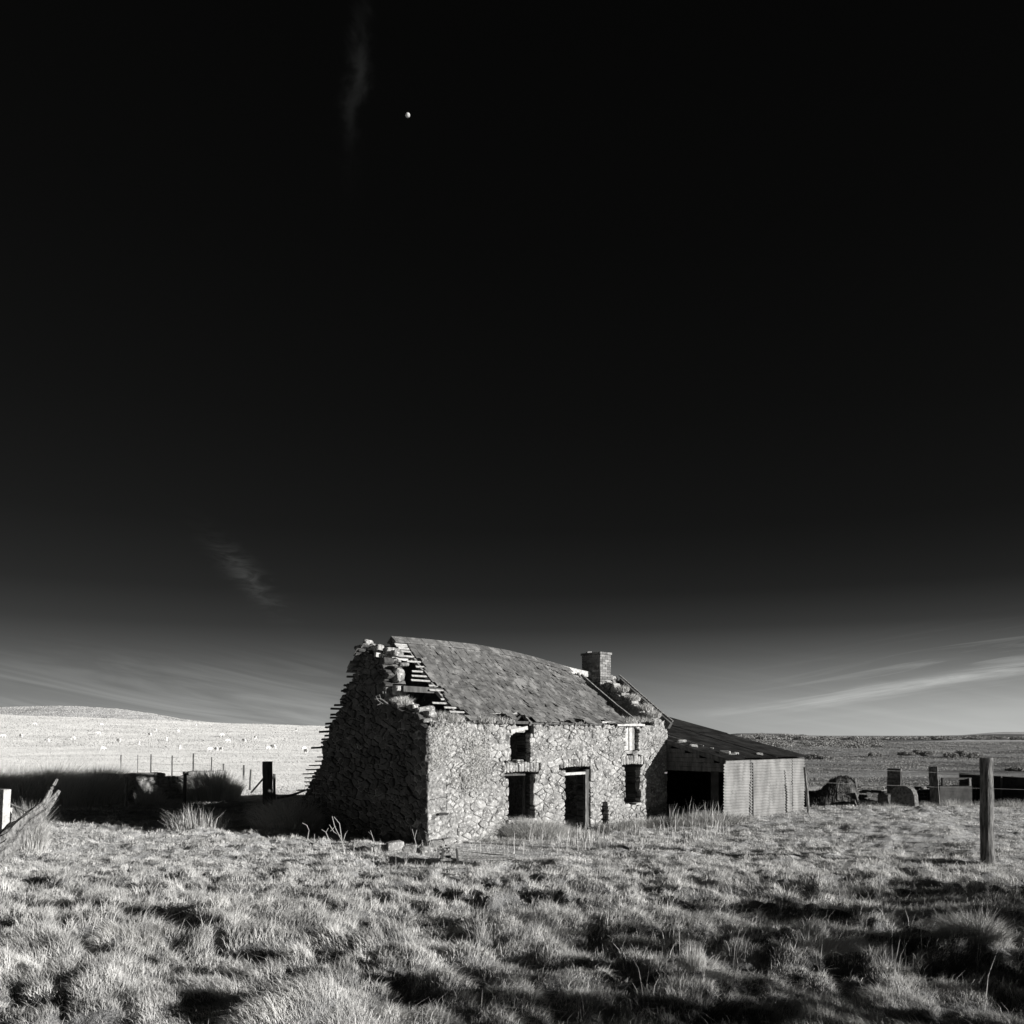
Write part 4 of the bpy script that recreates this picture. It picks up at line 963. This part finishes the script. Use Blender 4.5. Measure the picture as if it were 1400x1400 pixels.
# dark corrugated pen at the right edge
pen = thing('corrugated_pen', 'low dark corrugated pen wall past the thick gate post', 'pen', tuple(Pp(1360, 1100, 33)))
pa, pb = Pp(1352, 1061, 33.6), Pp(1450, 1060, 31.0)
V, q = corr(lambda A2, B2, O: np.stack([pa[0] + (pb[0] - pa[0]) * A2 + 0 * B2, pa[1] + (pb[1] - pa[1]) * A2 + O, B2], -1), 0, 1, -.3, 1.06, .076, .011, 6); mesh_np('panel', V, q, None, 'tin_dark', pen, smooth=True)
V, q = corr(lambda A2, B2, O: np.stack([pa[0] + 0 * A2 + O, pa[1] + .03 + A2 * 2.2, B2], -1), 0, 1, -.3, 1.06, .076, .011, 4); mesh_np('panel', V, q, None, 'tin_dark', pen, smooth=True)
for px in (1369, 1384): 
    mb = MB(); mb.beam(Pp(px, 1100, 32.9), Pp(px, 1061, 32.9), .05, .05, up=(1, 0, 0)); mb.build('upright', 'wood_dark', pen)
# dark heap
hb = Pp(1140, 1104, 32.0); hp = thing('earth_heap', 'dark humped heap beside the corner of the corrugated shed', 'heap', tuple(hb)); rgh = R(8)
hx = np.linspace(1098, 1174, 40); ht = np.interp(hx, [1098, 1110, 1122, 1136, 1148, 1160, 1169, 1174], [1099, 1087, 1080, 1067, 1062, 1063, 1069, 1100]); nv = 14
rows = []
for j in range(nv):
    f = j / (nv - 1); c_ = math.sin(math.pi * (.06 + .88 * f)) ** .6
    for X_, Y_ in zip(hx, ht):
        p = Pp(X_, 1104, 31.0 + 2.0 * f); t_ = Pp(X_, Y_, 32.0)[2]; p[2] = -.2 + (t_ + .2) * c_ + .10 * float(vnoise(np.array([X_ / 4]), np.array([f * 9]), 3)[0]) + .05 * float(vnoise(np.array([X_ / 1.5]), np.array([f * 22]), 4)[0]); p[1] += .14 * float(vnoise(np.array([X_ / 4]), np.array([f * 9]), 6)[0]); rows.append(p)
q_ = [[j * 40 + i, j * 40 + i + 1, (j + 1) * 40 + i + 1, (j + 1) * 40 + i] for j in range(nv - 1) for i in range(39)]
mesh_np('mound', rows, q_, None, 'soil', hp)
n_ = 3500; fx = rgh.uniform(1100, 1171, n_); ty = np.interp(fx, hx, ht); fj = rgh.uniform(0, .8, n_); B_ = np.array([Pp(X_, 1104, 31.0 + 2 * j_) for X_, j_ in zip(fx, fj)]); tz = np.array([Pp(X_, Y_, 32.)[2] for X_, Y_ in zip(fx, ty)])
B_[:, 2] = -.2 + (tz + .2) * np.sin(np.pi * (.06 + .88 * fj)) ** .6 - .03
V, q, t = blades(B_, rgh.uniform(.04, .14, n_), rgh.uniform(.01, .02, n_), rgh.normal(0, .5, (n_, 2)), rgh); mesh_np('growth', V, q, t, 'dead_growth', hp)


for k, (px, D_, n_, rx_, h_, lab) in enumerate(((1216, 30.2, 700, .55, .34, 'weeds at the foot of the square stone pillar'), (1262, 30.6, 600, .6, .30, 'weeds between the arched slab and the squared post'), (1302, 30.4, 900, .7, .38, 'weeds growing up the front of the stone trough'), (1340, 31, 700, .6, .34, 'weeds between the stone trough and the thick gate post'), (1180, 31.4, 800, .7, .34, 'weeds under the plank rails by the dark heap'), (1385, 30.4, 1400, 1.0, .42, 'pale rank grass before the dark corrugated pen'), (1351, 14.75, 900, .30, .22, 'grass gathered round the base of the thick gate post'))):
    DEFER.append((lab, (px - 700) / F * D_, D_, n_, rx_, h_))
# ------------------------------------------------------------------ dry stone wall and rushes in the cottage's shadow
lw = lowwall('dry_stone_wall', 'tumbled dry stone wall in shade between rushes and gate post', 135, 312, 1.22, -.4, .6, 'field_stone', 33.5, 37.0, 17, .15)
def clump(name, label, x, y, n, rx, ry, h, w_, m, cat='plant', lean=(0, 0), spread=.35, seed=0, group=None, zoff=0, zabs=None, z1=None):
    rg = R(seed); a = rg.uniform(0, 2 * math.pi, n); rr = np.sqrt(rg.uniform(0, 1, n)); ux = rr * np.cos(a); uy = rr * np.sin(a); X = x + ux * rx; Y = y + uy * ry
    Z = ground(X, Y) - .04 + zoff if zabs is None else np.full(n, zabs) + rg.uniform(-.03, .03, n)
    hh = h * (1 - .45 * rr ** 2) * rg.uniform(.55, 1.15, n); le = np.stack([ux * spread * 1.4 + lean[0] + rg.normal(0, spread * .6, n), uy * spread * 1.4 + lean[1] + rg.normal(0, spread * .6, n)], -1)
    V, q, t = blades(np.stack([X, Y, Z], -1), hh, w_ * rg.uniform(.7, 1.3, n), le, rg)
    b = (x, y, gz(x, y) if zabs is None else zabs); o = mesh_np(name, V, q, t, m, base=b); tag(o, label, cat, group); return o
for k, (lab, X_, Y_, n_, rx_, h_) in enumerate(DEFER): clump('weed_clump', lab, X_, Y_, n_, rx_, .3, h_, .008, 'straw', spread=.5, seed=200 + k)
rush = [(-15, 1.7, 1.25), (14, 1.3, 1.6), (48, 1.8, 1.1), (80, 1.1, 1.75), (112, 1.6, 1.2), (142, 1.0, 1.6)]
for i, (px, rx, h) in enumerate(rush):
    D = 33.0 + (i % 2) * 1.2; clump('rush_clump', f'{ords[i]} dark rush clump from the left in the shaded bank', (px - 700) / F * D, D, 5200, rx * .75, 1.5, h, .018, 'rush', lean=(.25, 0), spread=.28, seed=i, group='rush clumps on the shaded bank')
clump('rush_clump', 'rounded rush clump at the end of the dry stone wall', (292 - 700) / F * 35, 35, 4200, 1.0, .9, 1.35, .02, 'rush', spread=.3, seed=31)
clump('rush_clump', 'small rush clump before the dry stone wall', (205 - 700) / F * 32.5, 32.5, 900, .5, .5, .8, .015, 'rush', spread=.3, seed=32)
# bright tussocks at the near left
gx_, gy_ = hit(268, 1140); clump('grass_tussock', 'bright tussock with long spiky stalks at the shadow edge', gx_, gy_, 420, .8, .4, .72, .012, 'straw', spread=.42, seed=41)
gx_, gy_ = Pp(40, 1110, 19.4)[:2]; clump('grass_tussock', 'pale wispy tussock behind the split fallen trunk', gx_ - .05, gy_, 2200, .40, .3, 1.05, .009, 'straw', lean=(-.12, 0), spread=.36, seed=42)
gx_, gy_ = hit(1330, 1318); clump('grass_tussock', 'soft domed tussock below the thick gate post', gx_, gy_, 2200, .26, .24, .30, .005, 'straw', lean=(-.1, .1), spread=.5, seed=43)
gx_, gy_ = hit(1140, 1330); clump('grass_tussock', 'wide swept tussock in the shaded right foreground', gx_, gy_, 3600, .48, .22, .26, .005, 'straw', lean=(.5, -.1), spread=.5, seed=44)
gx_, gy_ = hit(170, 1322); clump('grass_tussock', 'large bright hummock of fine grass in the lower left', gx_, gy_, 4200, .36, .26, .20, .0045, 'grass', lean=(-.2, .0), spread=.55, seed=45)
gx_, gy_ = hit(945, 1352); clump('grass_tussock', 'small pointed grass cone left of the swept tussock', gx_, gy_, 900, .10, .10, .26, .005, 'straw', lean=(0, 0), spread=.12, seed=46)

# ------------------------------------------------------------------ near-left post and split trunk
mb = MB(); D = 17.2; mb.beam(Pp(2, 1165, D), Pp(6.5, 1079, D), .17, .15, up=(.5, 1, 0), seg=4, jit=.006, rng=rg)
tag(mb.build('fence_post', 'wood_pale', base=tuple(Pp(2, 1165, D))), 'bleached square post cut by the left edge of the view', 'post')
mb = MB(); mb.beam(Pp(8, 1150, 17.6), Pp(14, 1104, 17.6), .07, .06, up=(.5, 1, 0), seg=2)
tag(mb.build('stake', 'wood_pale', base=tuple(Pp(8, 1150, 17.6))), 'thin pale stake behind the bleached square post', 'stake')
tr = thing('split_trunk', 'grey split tree trunk leaning up with forked tips', 'trunk', tuple(Pp(0, 1175, 16.8)))
rgt = R(77)
def limb(nm, pts, rads, m='wood', n=22, rough=.22):
    P = [Pp(*p) for p in pts]; PP = []; RR_ = []
    for i in range(len(P) - 1):
        for k in range(4): f = k / 4; PP.append(P[i] * (1 - f) + P[i + 1] * f + rgt.uniform(-.10, .10, 3) * (rads[i] * (1 - f) + rads[i + 1] * f)); RR_.append(rads[i] * (1 - f) + rads[i + 1] * f)
    PP.append(P[-1]); RR_.append(rads[-1]); mb = MB(); mb.tube(PP, RR_, n, rgt, rough * .4, groove=.30 if rads[0] > .13 else .12); return mb.build(nm, m, tr)
limb('stem', [(-14, 1178, 16.8), (12, 1152, 17.0), (38, 1125, 17.3), (60, 1108, 17.5), (81, 1081, 17.8)], [.22, .19, .14, .09, .028])
limb('limb', [(6, 1150, 17.1), (34, 1122, 17.3), (60, 1098, 17.5), (69, 1082, 17.6), (78, 1065, 17.7)], [.12, .11, .06, .042, .026])
limb('limb', [(11, 1098, 17.4), (24, 1103, 17.4), (38, 1110, 17.4)], [.02, .022, .03], n=6)
limb('limb', [(0, 1140, 17.2), (22, 1128, 17.3), (48, 1118, 17.4)], [.10, .09, .04], rough=.25)
limb('stem', [(-16, 1190, 16.7), (2, 1165, 16.8), (16, 1145, 17.0)], [.20, .15, .08], 'wood', rough=.25)

# ------------------------------------------------------------------ things at the foot of the cottage
pile = thing('lath_pile', 'collapsed pile of roof laths lying at the near cottage corner', 'timber pile', tuple(Pp(610, 1172, 19.7)))
rgp = R(88)
mb = MB()
for k in range(18):
    y0_ = 1156 + k * 1.15; mb.beam(Pp(606 + rgp.uniform(-5, 8), y0_ + rgp.uniform(-1, 1), 17.3 - .03 * k), Pp(694 + rgp.uniform(-34, 12), y0_ + 12 - k * .75 + rgp.uniform(-1.5, 1.5), 18.2 - .07 * k), .06, .03, jit=.004, rng=rgp, seg=3)
mb.build('laths', 'wood', pile)
for k, (px, py, px2, py2) in enumerate(((606, 1160, 604, 1180), (624, 1160, 626, 1178))):
    mb = MB(); mb.beam(Pp(px, py, 16.8), Pp(px2, py2, 16.8), .05, .04); mb.build('upright', 'wood_dark', pile)
rub = [(598, 1155, .42, 'pale angular fallen block against the cottage corner'), (612, 1150, .28, 'dark hollow stone wedged at the wall foot by the corner'), (583, 1168, .30, 'small fallen stone under the pale angular block'),
       (560, 1165, .32, 'flat fallen stone in grass left of the corner'), (540, 1168, .40, 'broad fallen stone half buried in the shaded verge'), (520, 1172, .26, 'little rounded stone among dead stems'), (551, 1176, .24, 'narrow fallen stone in front of the broad one'), (505, 1168, .22, 'outermost fallen stone of the scatter at the gable foot')]
for k, (px, py, d, lab) in enumerate(rub):
    D = 19.3 if px < 590 else 19.6; c = Pp(px, py, D); c[2] = max(c[2], gz(c[0], c[1]) + d * .22); mb = MB(); boulder(mb, c, (d, d * .7, d * .55), R(300 + k)); tag(mb.build('fallen_stone', 'stone', base=tuple(c)), lab, 'stone', 'stones fallen from the gable')
# dead stems
def deadplant(label, pts_list, seed, name='dead_weed', m='twig', cat='plant'):
    rg = R(seed); b = Pp(*pts_list[0][0][:3]); mb = MB()
    for pl in pts_list:
        P = [Pp(*p[:3]) for p in pl]; r0 = pl[0][3] if len(pl[0]) > 3 else .016
        mb.tube([p + rg.uniform(-.01, .01, 3) for p in P], list(np.linspace(r0 * .62, .005, len(P))), 5)
    tag(mb.build(name, m, base=tuple(b)), label, cat); 
D = 19.3
deadplant('tall forked dead stem before the dark gable', [[(474, 1178, D, .022), (468, 1150, D), (458, 1130, D), (454, 1116, D)], [(468, 1150, D), (464, 1126, D), (457, 1117, D)], [(465, 1143, D), (456, 1137, D), (451, 1128, D)], [(470, 1150, D), (472, 1140, D), (475, 1135, D)], [(458, 1130, D), (452, 1136, D)], [(476, 1192, D), (474, 1170, D)]], 1)
deadplant('fallen branching twig left of the gable foot', [[(444, 1160, D, .024), (425, 1150, D), (412, 1143, D)], [(425, 1150, D), (418, 1155, D), (414, 1152, D)], [(420, 1147, D), (423, 1135, D), (420, 1128, D), (414, 1125, D)], [(430, 1152, D), (430, 1140, D)], [(412, 1143, D), (400, 1145, D)]], 2)
deadplant('short crooked twig between the two dead branches', [[(455, 1165, D, .024), (450, 1150, D), (446, 1137, D), (440, 1134, D)], [(446, 1137, D), (449, 1132, D)]], 3)
deadplant('slim dead stalk before the middle of the gable', [[(517, 1168, D, .018), (511, 1150, D), (506, 1135, D)], [(508, 1141, D), (503, 1137, D)]], 4)
deadplant('Y shaped stalk right of the slim dead stalk', [[(570, 1158, D, .014), (566, 1145, D), (563, 1133, D)], [(567, 1147, D), (570, 1135, D)]], 5)
deadplant('bare stalk against the cottage corner', [[(582, 1185, D, .014), (579, 1165, D), (577, 1148, D)]], 6)
deadplant('curled stems sprouting on the broken gable shoulder', [[(524, 962, 21.3, .010), (517, 958, 21.3), (514, 952, 21.3), (519, 950, 21.3), (521, 957, 21.3)], [(530, 962, 21.3), (520, 955, 21.3), (512, 956, 21.3)], [(520, 962, 21.3), (515, 964, 21.3)]], 7)
# stems standing in the grass: too many to count
def stalks():
    rg = R(91); xs = []; 
    zones = [(585, 720, 1162, 1186, 60, .38), (700, 1000, 1138, 1168, 170, .42), (895, 995, 1124, 1138, 75, .7), (740, 840, 1145, 1165, 40, .5), (480, 620, 1168, 1188, 30, .35)]
    P, H = [], []
    for (a, b, c, d, n, h) in zones:
        for _ in range(n):
            x, y = hit2(rg.uniform(a, b), rg.uniform(c, d)); P.append((x, y)); H.append(h * rg.uniform(.4, 1.15))
    for (px, py, h) in ((1005, 1310, .42), (980, 1310, .5), (850, 1300, .4), (912, 1310, .3), (1170, 1200, .45), (1240, 1340, .45), (1260, 1340, .5), (1335, 1340, .4), (195, 1362, .3), (930, 1340, .4), (1140, 1165, .4), (440, 1235, .35), (1220, 1345, .55), (1000, 1380, .5), (880, 1395, .4), (1225, 1360, .4), (1345, 1390, .5), (1120, 1345, .3), (845, 1320, .3)):
        x, y = hit2(px, py); P.append((x, y)); H.append(h)
    P = np.array(P); H = np.array(H); k = free(P[:, 0], P[:, 1]); P = P[k]; H = H[k]; n = len(P); z = ground(P[:, 0], P[:, 1])
    V, q, t = blades(np.stack([P[:, 0], P[:, 1], z - .03], -1), H, np.maximum(.0035, .0005 * P[:, 1]) * rg.uniform(.8, 1.4, n), rg.normal(0, .22, (n, 2)), rg, mid=.6)
    V2, q2, t2 = blades(np.stack([P[:, 0] + .01, P[:, 1], z - .03], -1), H * .97, np.maximum(.0035, .0005 * P[:, 1]) * 1, rg.normal(0, .22, (n, 2)), rg, mid=.6)
    o = mesh_np('dry_stems', np.concatenate([V, V2]), np.concatenate([q, q2 + len(V)]), np.concatenate([t, t2 + len(V)]), 'straw'); tag(o, 'dry seed stems standing along the foot of the walls', 'dry stems', kind='stuff')
def hit2(px, py): return hit(px, py)
stalks()
# bramble / long grass drifts at the wall foot
x, y = W(2.95, -.35, 0)[:2]; clump('grass_tussock', 'bright heaped grass under the large lower window', x, y, 6000, .85, .38, .62, .011, 'creeper', spread=.55, seed=61)
x, y = W(2.0, -.30, 0)[:2]; clump('grass_tussock', 'low grass mound at the wall foot left of the window heap', x, y, 900, .6, .2, .16, .010, 'creeper', spread=.5, seed=62)
x, y = W(7.2, -.6, 0)[:2]; clump('bramble', 'dark bramble tangle under the far lower window', x, y, 3500, 1.1, .45, .34, .012, 'rush', spread=.8, seed=63, cat='bramble')
x, y = W(8.2, -1.9, 0)[:2]; clump('grass_tussock', 'matted long grass mound before the shed opening', x, y, 5200, 1.2, .6, .40, .012, 'straw', spread=.8, seed=64)
x, y = W(6.0, -.5, 0)[:2]; clump('grass_tussock', 'ragged grass right of the doorway', x, y, 2400, .7, .35, .30, .012, 'straw', spread=.6, seed=65)
x, y = W(4.0, -.5, 0)[:2]; clump('grass_tussock', 'ragged grass left of the doorway', x, y, 2400, .8, .35, .30, .012, 'straw', spread=.6, seed=66)
x, y = W(-.6, 5.6, 0)[:2]; clump('bramble', 'dark bramble sprawling round the rear outshut corner', x, y, 5200, 1.0, .9, .95, .018, 'rush', spread=.7, seed=68, cat='bramble')
# grass rooted on the wall heads
heads = [(.55, .25, 2.98, .55, .26, 1700, 'grass crest on the wall head above the near corner'), (1.45, .12, 2.97, .55, .2, 900, 'thin grass on the wall head above the creeper'), (2.35, .15, 2.95, .35, .2, 500, 'grass on the wall head left of the small upper window'),
         (7.1, .25, 3.0, .40, .24, 700, 'tall grass on the wall head above the boarded window'), (7.95, .3, 3.05, .35, .2, 500, 'grass on the wall head at the far corner'),
         (.2, 1.35, 3.40, .25, .26, 600, 'bright grass on the shoulder of the broken gable')]
for k, (s, t, z, rx, h, n, lab) in enumerate(heads):
    p = W(s, t, z - .05); clump('wall_grass', lab, p[0], p[1], n, rx, .25, h, .010, 'creeper', spread=.6, seed=80 + k, zabs=z - .05)
for k, (t, z) in enumerate(((.5, 3.36), (1.0, 3.66), (1.45, 3.95), (.2, 3.15))):
    p = W(8.35, t, z); clump('wall_grass', ['grass on the lower far gable slope above the eaves', 'grass midway up the far gable slope', 'grass below the chimney on the far gable slope', 'grass at the foot of the far gable slope'][k], p[0], p[1], 420, .22, .22, .24, .012, 'creeper', spread=.6, seed=90 + k, zabs=z)
# moss and creeper clinging to the front wall's left part
def creeper():
    rg = R(99); n = 26000; s = rg.uniform(.02, 2.5, n); z = rg.uniform(.9, 2.95, n)
    dens = fbm(s * 1.4, z * 1.4, 70, 4) + .30 * ss((z - 1.0) / .8) - .6 * ss((s - 1.7) / .6) - .30
    k = rg.uniform(0, .55, n) < dens; s, z = s[k], z[k]
    s2 = rg.uniform(3.3, 8.6, 9000); z2 = rg.uniform(2.2, 2.95, 9000); d2 = fbm(s2 * 2.2, z2 * 2.2, 71, 3) - .16 + .3 * ss((s2 - 7.6) / .5); k = rg.uniform(0, .8, 9000) < d2; s = np.concatenate([s, s2[k]]); z = np.concatenate([z, z2[k]])
    ok = np.ones(len(s), bool)
    for (a, b, c, d) in OPEN: ok &= ~((s > a) & (s < b) & (z > c) & (z < d))
    s, z = s[ok], z[ok]; n = len(s); c = Wv(s, -rg.uniform(.02, .075, n), z)
    V, q, t = blades(c, rg.uniform(.02, .06, n), rg.uniform(.010, .022, n), rg.normal(0, .9, (n, 2)), rg)
    o = mesh_np('moss', V, q, t, 'creeper', base=tuple(W(1, 0, .5))); tag(o, 'pale moss and creeper matted over the sunlit front wall', 'moss', kind='stuff')
creeper()

# ------------------------------------------------------------------ far land: woods, scrub, sheep, rocks
def leafcloud(blobs, n, size, rg):
    V = []; 
    bl = np.array(blobs, float); vol = (bl[:, 3] * bl[:, 5]); pick = rg.choice(len(bl), n, p=vol / vol.sum()); b = bl[pick]
    d = rg.normal(0, 1, (n, 3)); d /= np.linalg.norm(d, axis=1)[:, None]; r = rg.uniform(.35, 1.08, n) ** .6; c = b[:, :3] + d * r[:, None] * b[:, 3:6]
    a = rg.normal(0, 1, (n, 3)); a /= np.linalg.norm(a, axis=1)[:, None]; e = np.cross(a, rg.normal(0, 1, (n, 3))); e /= np.linalg.norm(e, axis=1)[:, None]; sz = size * rg.uniform(.5, 1.4, n)[:, None]
    V = np.stack([c - a * sz - e * sz * .5, c + a * sz - e * sz * .5, c + a * sz + e * sz * .5, c - a * sz + e * sz * .5], 1).reshape(-1, 3)
    return V, np.arange(n * 4).reshape(-1, 4)
rg = R(120); bl = []
for k in range(230):
    r = rg.uniform(.24, .50) if k < 190 else rg.uniform(.50, .66); Y = rg.uniform(1500, 2300); X = r * Y; h = rg.uniform(1.6, 4.2) * (1 + .5 * vnoise(np.array([r * 60]), np.array([1.0]), 2)[0]); bl.append((X, Y, bz(X, Y) + h * .7, rg.uniform(8, 22), 10, h))
V, q = leafcloud(bl, 70000, .95, rg); tag(mesh_np('woodland', V, q, None, 'scrub'), 'dark far-off belt of woodland along the horizon', 'woodland', kind='stuff')
bl = []
for k in range(150):
    Y = rg.uniform(600, 1300); r = rg.uniform(.24, .42); X = r * Y; h = rg.uniform(.6, 2.0); bl.append((X, Y, bz(X, Y) + h * .6, rg.uniform(3, 10), 4, h))
V, q = leafcloud(bl, 34000, .42, rg); tag(mesh_np('scrubland', V, q, None, 'scrub'), 'low scattered scrub across the middle of the moor', 'scrub', kind='stuff')
shr = [(1197, 1033, 1.6), (1240, 1031, 1.5), (1256, 1030, 2.0), (1270, 1032, 1.8), (1300, 1034, 2.0), (1318, 1033, 2.4), (1334, 1034, 1.8), (1115, 1035, 1.6), (1130, 1036, 1.1), (1388, 1052, .8)]
sl = ['low bush at the near end of the moor bush line', 'small bush left of the spiky middle bush', 'spiky bush standing tallest in the middle of the moor', 'rounded bush right of the spiky middle bush', 'dark bush starting the right hand moor bush row', 'biggest dark bush of the right hand moor row', 'bush ending the right hand moor row by the gate post', 'upright bush on the moor just past the shed roof', 'low bush beside the upright one past the shed roof', 'little pale bush above the dark corrugated pen']
for k, (px, py, h) in enumerate(shr):
    D = (CZ + 6.2) * F / (py + 2 - 1005); X = (px - 700) / F * D; z = bz(X, D); b_ = [(X + rg.uniform(-2, 2), D + rg.uniform(-1, 1), z + h * rg.uniform(.3, .7), rg.uniform(1, 2.6), 1.4, h * .6) for _ in range(4)]
    V, q = leafcloud(b_, 2200, .16, rg); tag(mesh_np('bush', V, q, None, 'scrub', base=(X, D, z)), sl[k], 'bush', 'bushes on the moor')
# sheep: one continuous skinned body
me = bpy.data.meshes.new('sheep'); vv = [(-.45, 0, .68), (0, 0, .70), (.42, 0, .70), (.62, 0, .78), (.80, 0, .52), (.92, 0, .34), (-.42, .13, .36), (-.42, .13, 0), (-.42, -.13, .36), (-.42, -.13, 0), (.38, .13, .36), (.38, .13, 0), (.38, -.13, .36), (.38, -.13, 0), (-.62, 0, .58)]
ee = [(0, 1), (1, 2), (2, 3), (3, 4), (4, 5), (0, 6), (6, 7), (0, 8), (8, 9), (2, 10), (10, 11), (2, 12), (12, 13), (0, 14)]
me.from_pydata(vv, ee, []); me.materials.append(M['wool']); shp = bpy.data.objects.new('sheep', me); COL.objects.link(shp)
mod = shp.modifiers.new('skin', 'SKIN'); rr = [.27, .29, .26, .15, .10, .06] + [.09, .035, .09, .035, .08, .035, .08, .035] + [.08]
for i, r_ in enumerate(rr): me.skin_vertices[0].data[i].radius = (r_, r_)
me.skin_vertices[0].data[1].use_root = True
shp.modifiers.new('sub', 'SUBSURF').levels = 1; shp.modifiers['sub'].render_levels = 1
def find_hill(px, py):
    a = (px - 700) / F; b = (py - 1005) / F
    Ds = np.arange(60, 900, 1.0); z = base_h(a * Ds, Ds); hh_ = np.where(CZ - b * Ds <= z)[0]; D = float(Ds[hh_[0]]) if len(hh_) else 440.; return a * D, D
spts = [(29, 1009), (48, 992), (65, 1016), (140, 1027), (163, 1016), (190, 1019), (138, 993), (135, 1005), (213, 1001), (244, 1002), (268, 993), (246, 1025), (304, 1008), (302, 1028), (286, 1028), (405, 1000), (366, 1026), (415, 1027), (334, 1016), (296, 1027), (374, 1025), (349, 1011), (312, 1017), (205, 1007), (5, 1009), (100, 1012), (418, 1031), (228, 1013)]
for k, (px, py) in enumerate(spts):
    X, D = find_hill(px, py); o = shp if k == 0 else shp.copy()
    if k: COL.objects.link(o)
    s_ = 1.0 if D > 200 else .8; o.location = (X, D, float(ground(np.array([X]), np.array([D]))[0]) + .12); o.rotation_euler = (0, 0, rg.uniform(0, 6.28)); o.scale = (1.1 * s_,) * 3
    tag(o, 'small white sheep grazing on the bright far hillside', 'sheep', 'sheep on the far hillside')
# rock outcrops on the hillside
for k, (px, py, wd) in enumerate(((380, 1002, 9), (432, 1028, 12), (20, 1000, 14), (300, 1048, 6), (275, 1048, 9), (330, 1052, 8))):
    X, D = find_hill(px, py); mb = MB(); z = gz(X, D); s_ = wd / F * D
    for j in range(9): boulder(mb, (X + rg.uniform(-.5, .5) * s_, D + rg.uniform(-1, 1), z + rg.uniform(0, .15) * s_ * .3), (s_ * .22, s_ * .2, s_ * .07), rg, (TV3, TQ3))
    tag(mb.build('rock_outcrop', 'stone_dark', base=(X, D, z)), ['thin rock ledge high on the far hill near the cottage eaves', 'dark broken ledge on the hill beside the cottage back wall', 'long dark ledge at the far left of the hill', 'small rock patch behind the fifth fence post', 'pair of flat rocks just past the dry stone wall', 'rock scatter right of the seventh fence post'][k], 'rocks')

# ------------------------------------------------------------------ moon
Dm = 9000.; c = Pp(557.5, 157.5, Dm); me = bpy.data.meshes.new('moon'); import bmesh
bm = bmesh.new(); bmesh.ops.create_uvsphere(bm, u_segments=48, v_segments=24, radius=3.2 / F * Dm); bm.to_mesh(me); bm.free()
for p in me.polygons: p.use_smooth = True
me.materials.append(M['moon']); mo = bpy.data.objects.new('moon', me); COL.objects.link(mo); mo.location = c; tag(mo, 'small half lit moon high in the black sky', 'moon')

# ------------------------------------------------------------------ unseen bushes added outside the frame on the sun side to shade the right foreground
rg = R(140); hord = ['low front', 'broad front', 'rounded middle', 'slim far', 'small near', 'nearest dense', 'tall outer', 'tallest middle', 'tallest near', 'wide outer', 'spreading outer', 'leafy outer']
hs = [(8.2, 2.2, 2.0), (9.4, 4.0, 2.0), (10.6, 6.3, 1.7), (11.8, 8.6, 1.5), (7.0, 0.6, 1.5), (5.6, -0.8, 1.7), (14.5, 7.2, 1.9), (9.8, 0.9, 2.6), (7.8, -0.5, 2.6), (13.0, 4.6, 2.0), (12.0, 2.0, 2.1)]
for k, (X, Y, h) in enumerate(hs):
    z = gz(X, max(Y, .5)); b_ = [(X + rg.uniform(-1, 1), Y + rg.uniform(-.5, .5), z + h * rg.uniform(.25, .6), .9, .6, h * .45) for _ in range(6)]
    V, q = leafcloud(b_, 1700, .06, rg); tag(mesh_np('shading_bush', V, q, None, 'scrub', base=(X, Y, z)), f'{hord[k]} unseen bush added on the sunny side to shade the foreground', 'bush', 'unseen bushes added to shade the foreground')
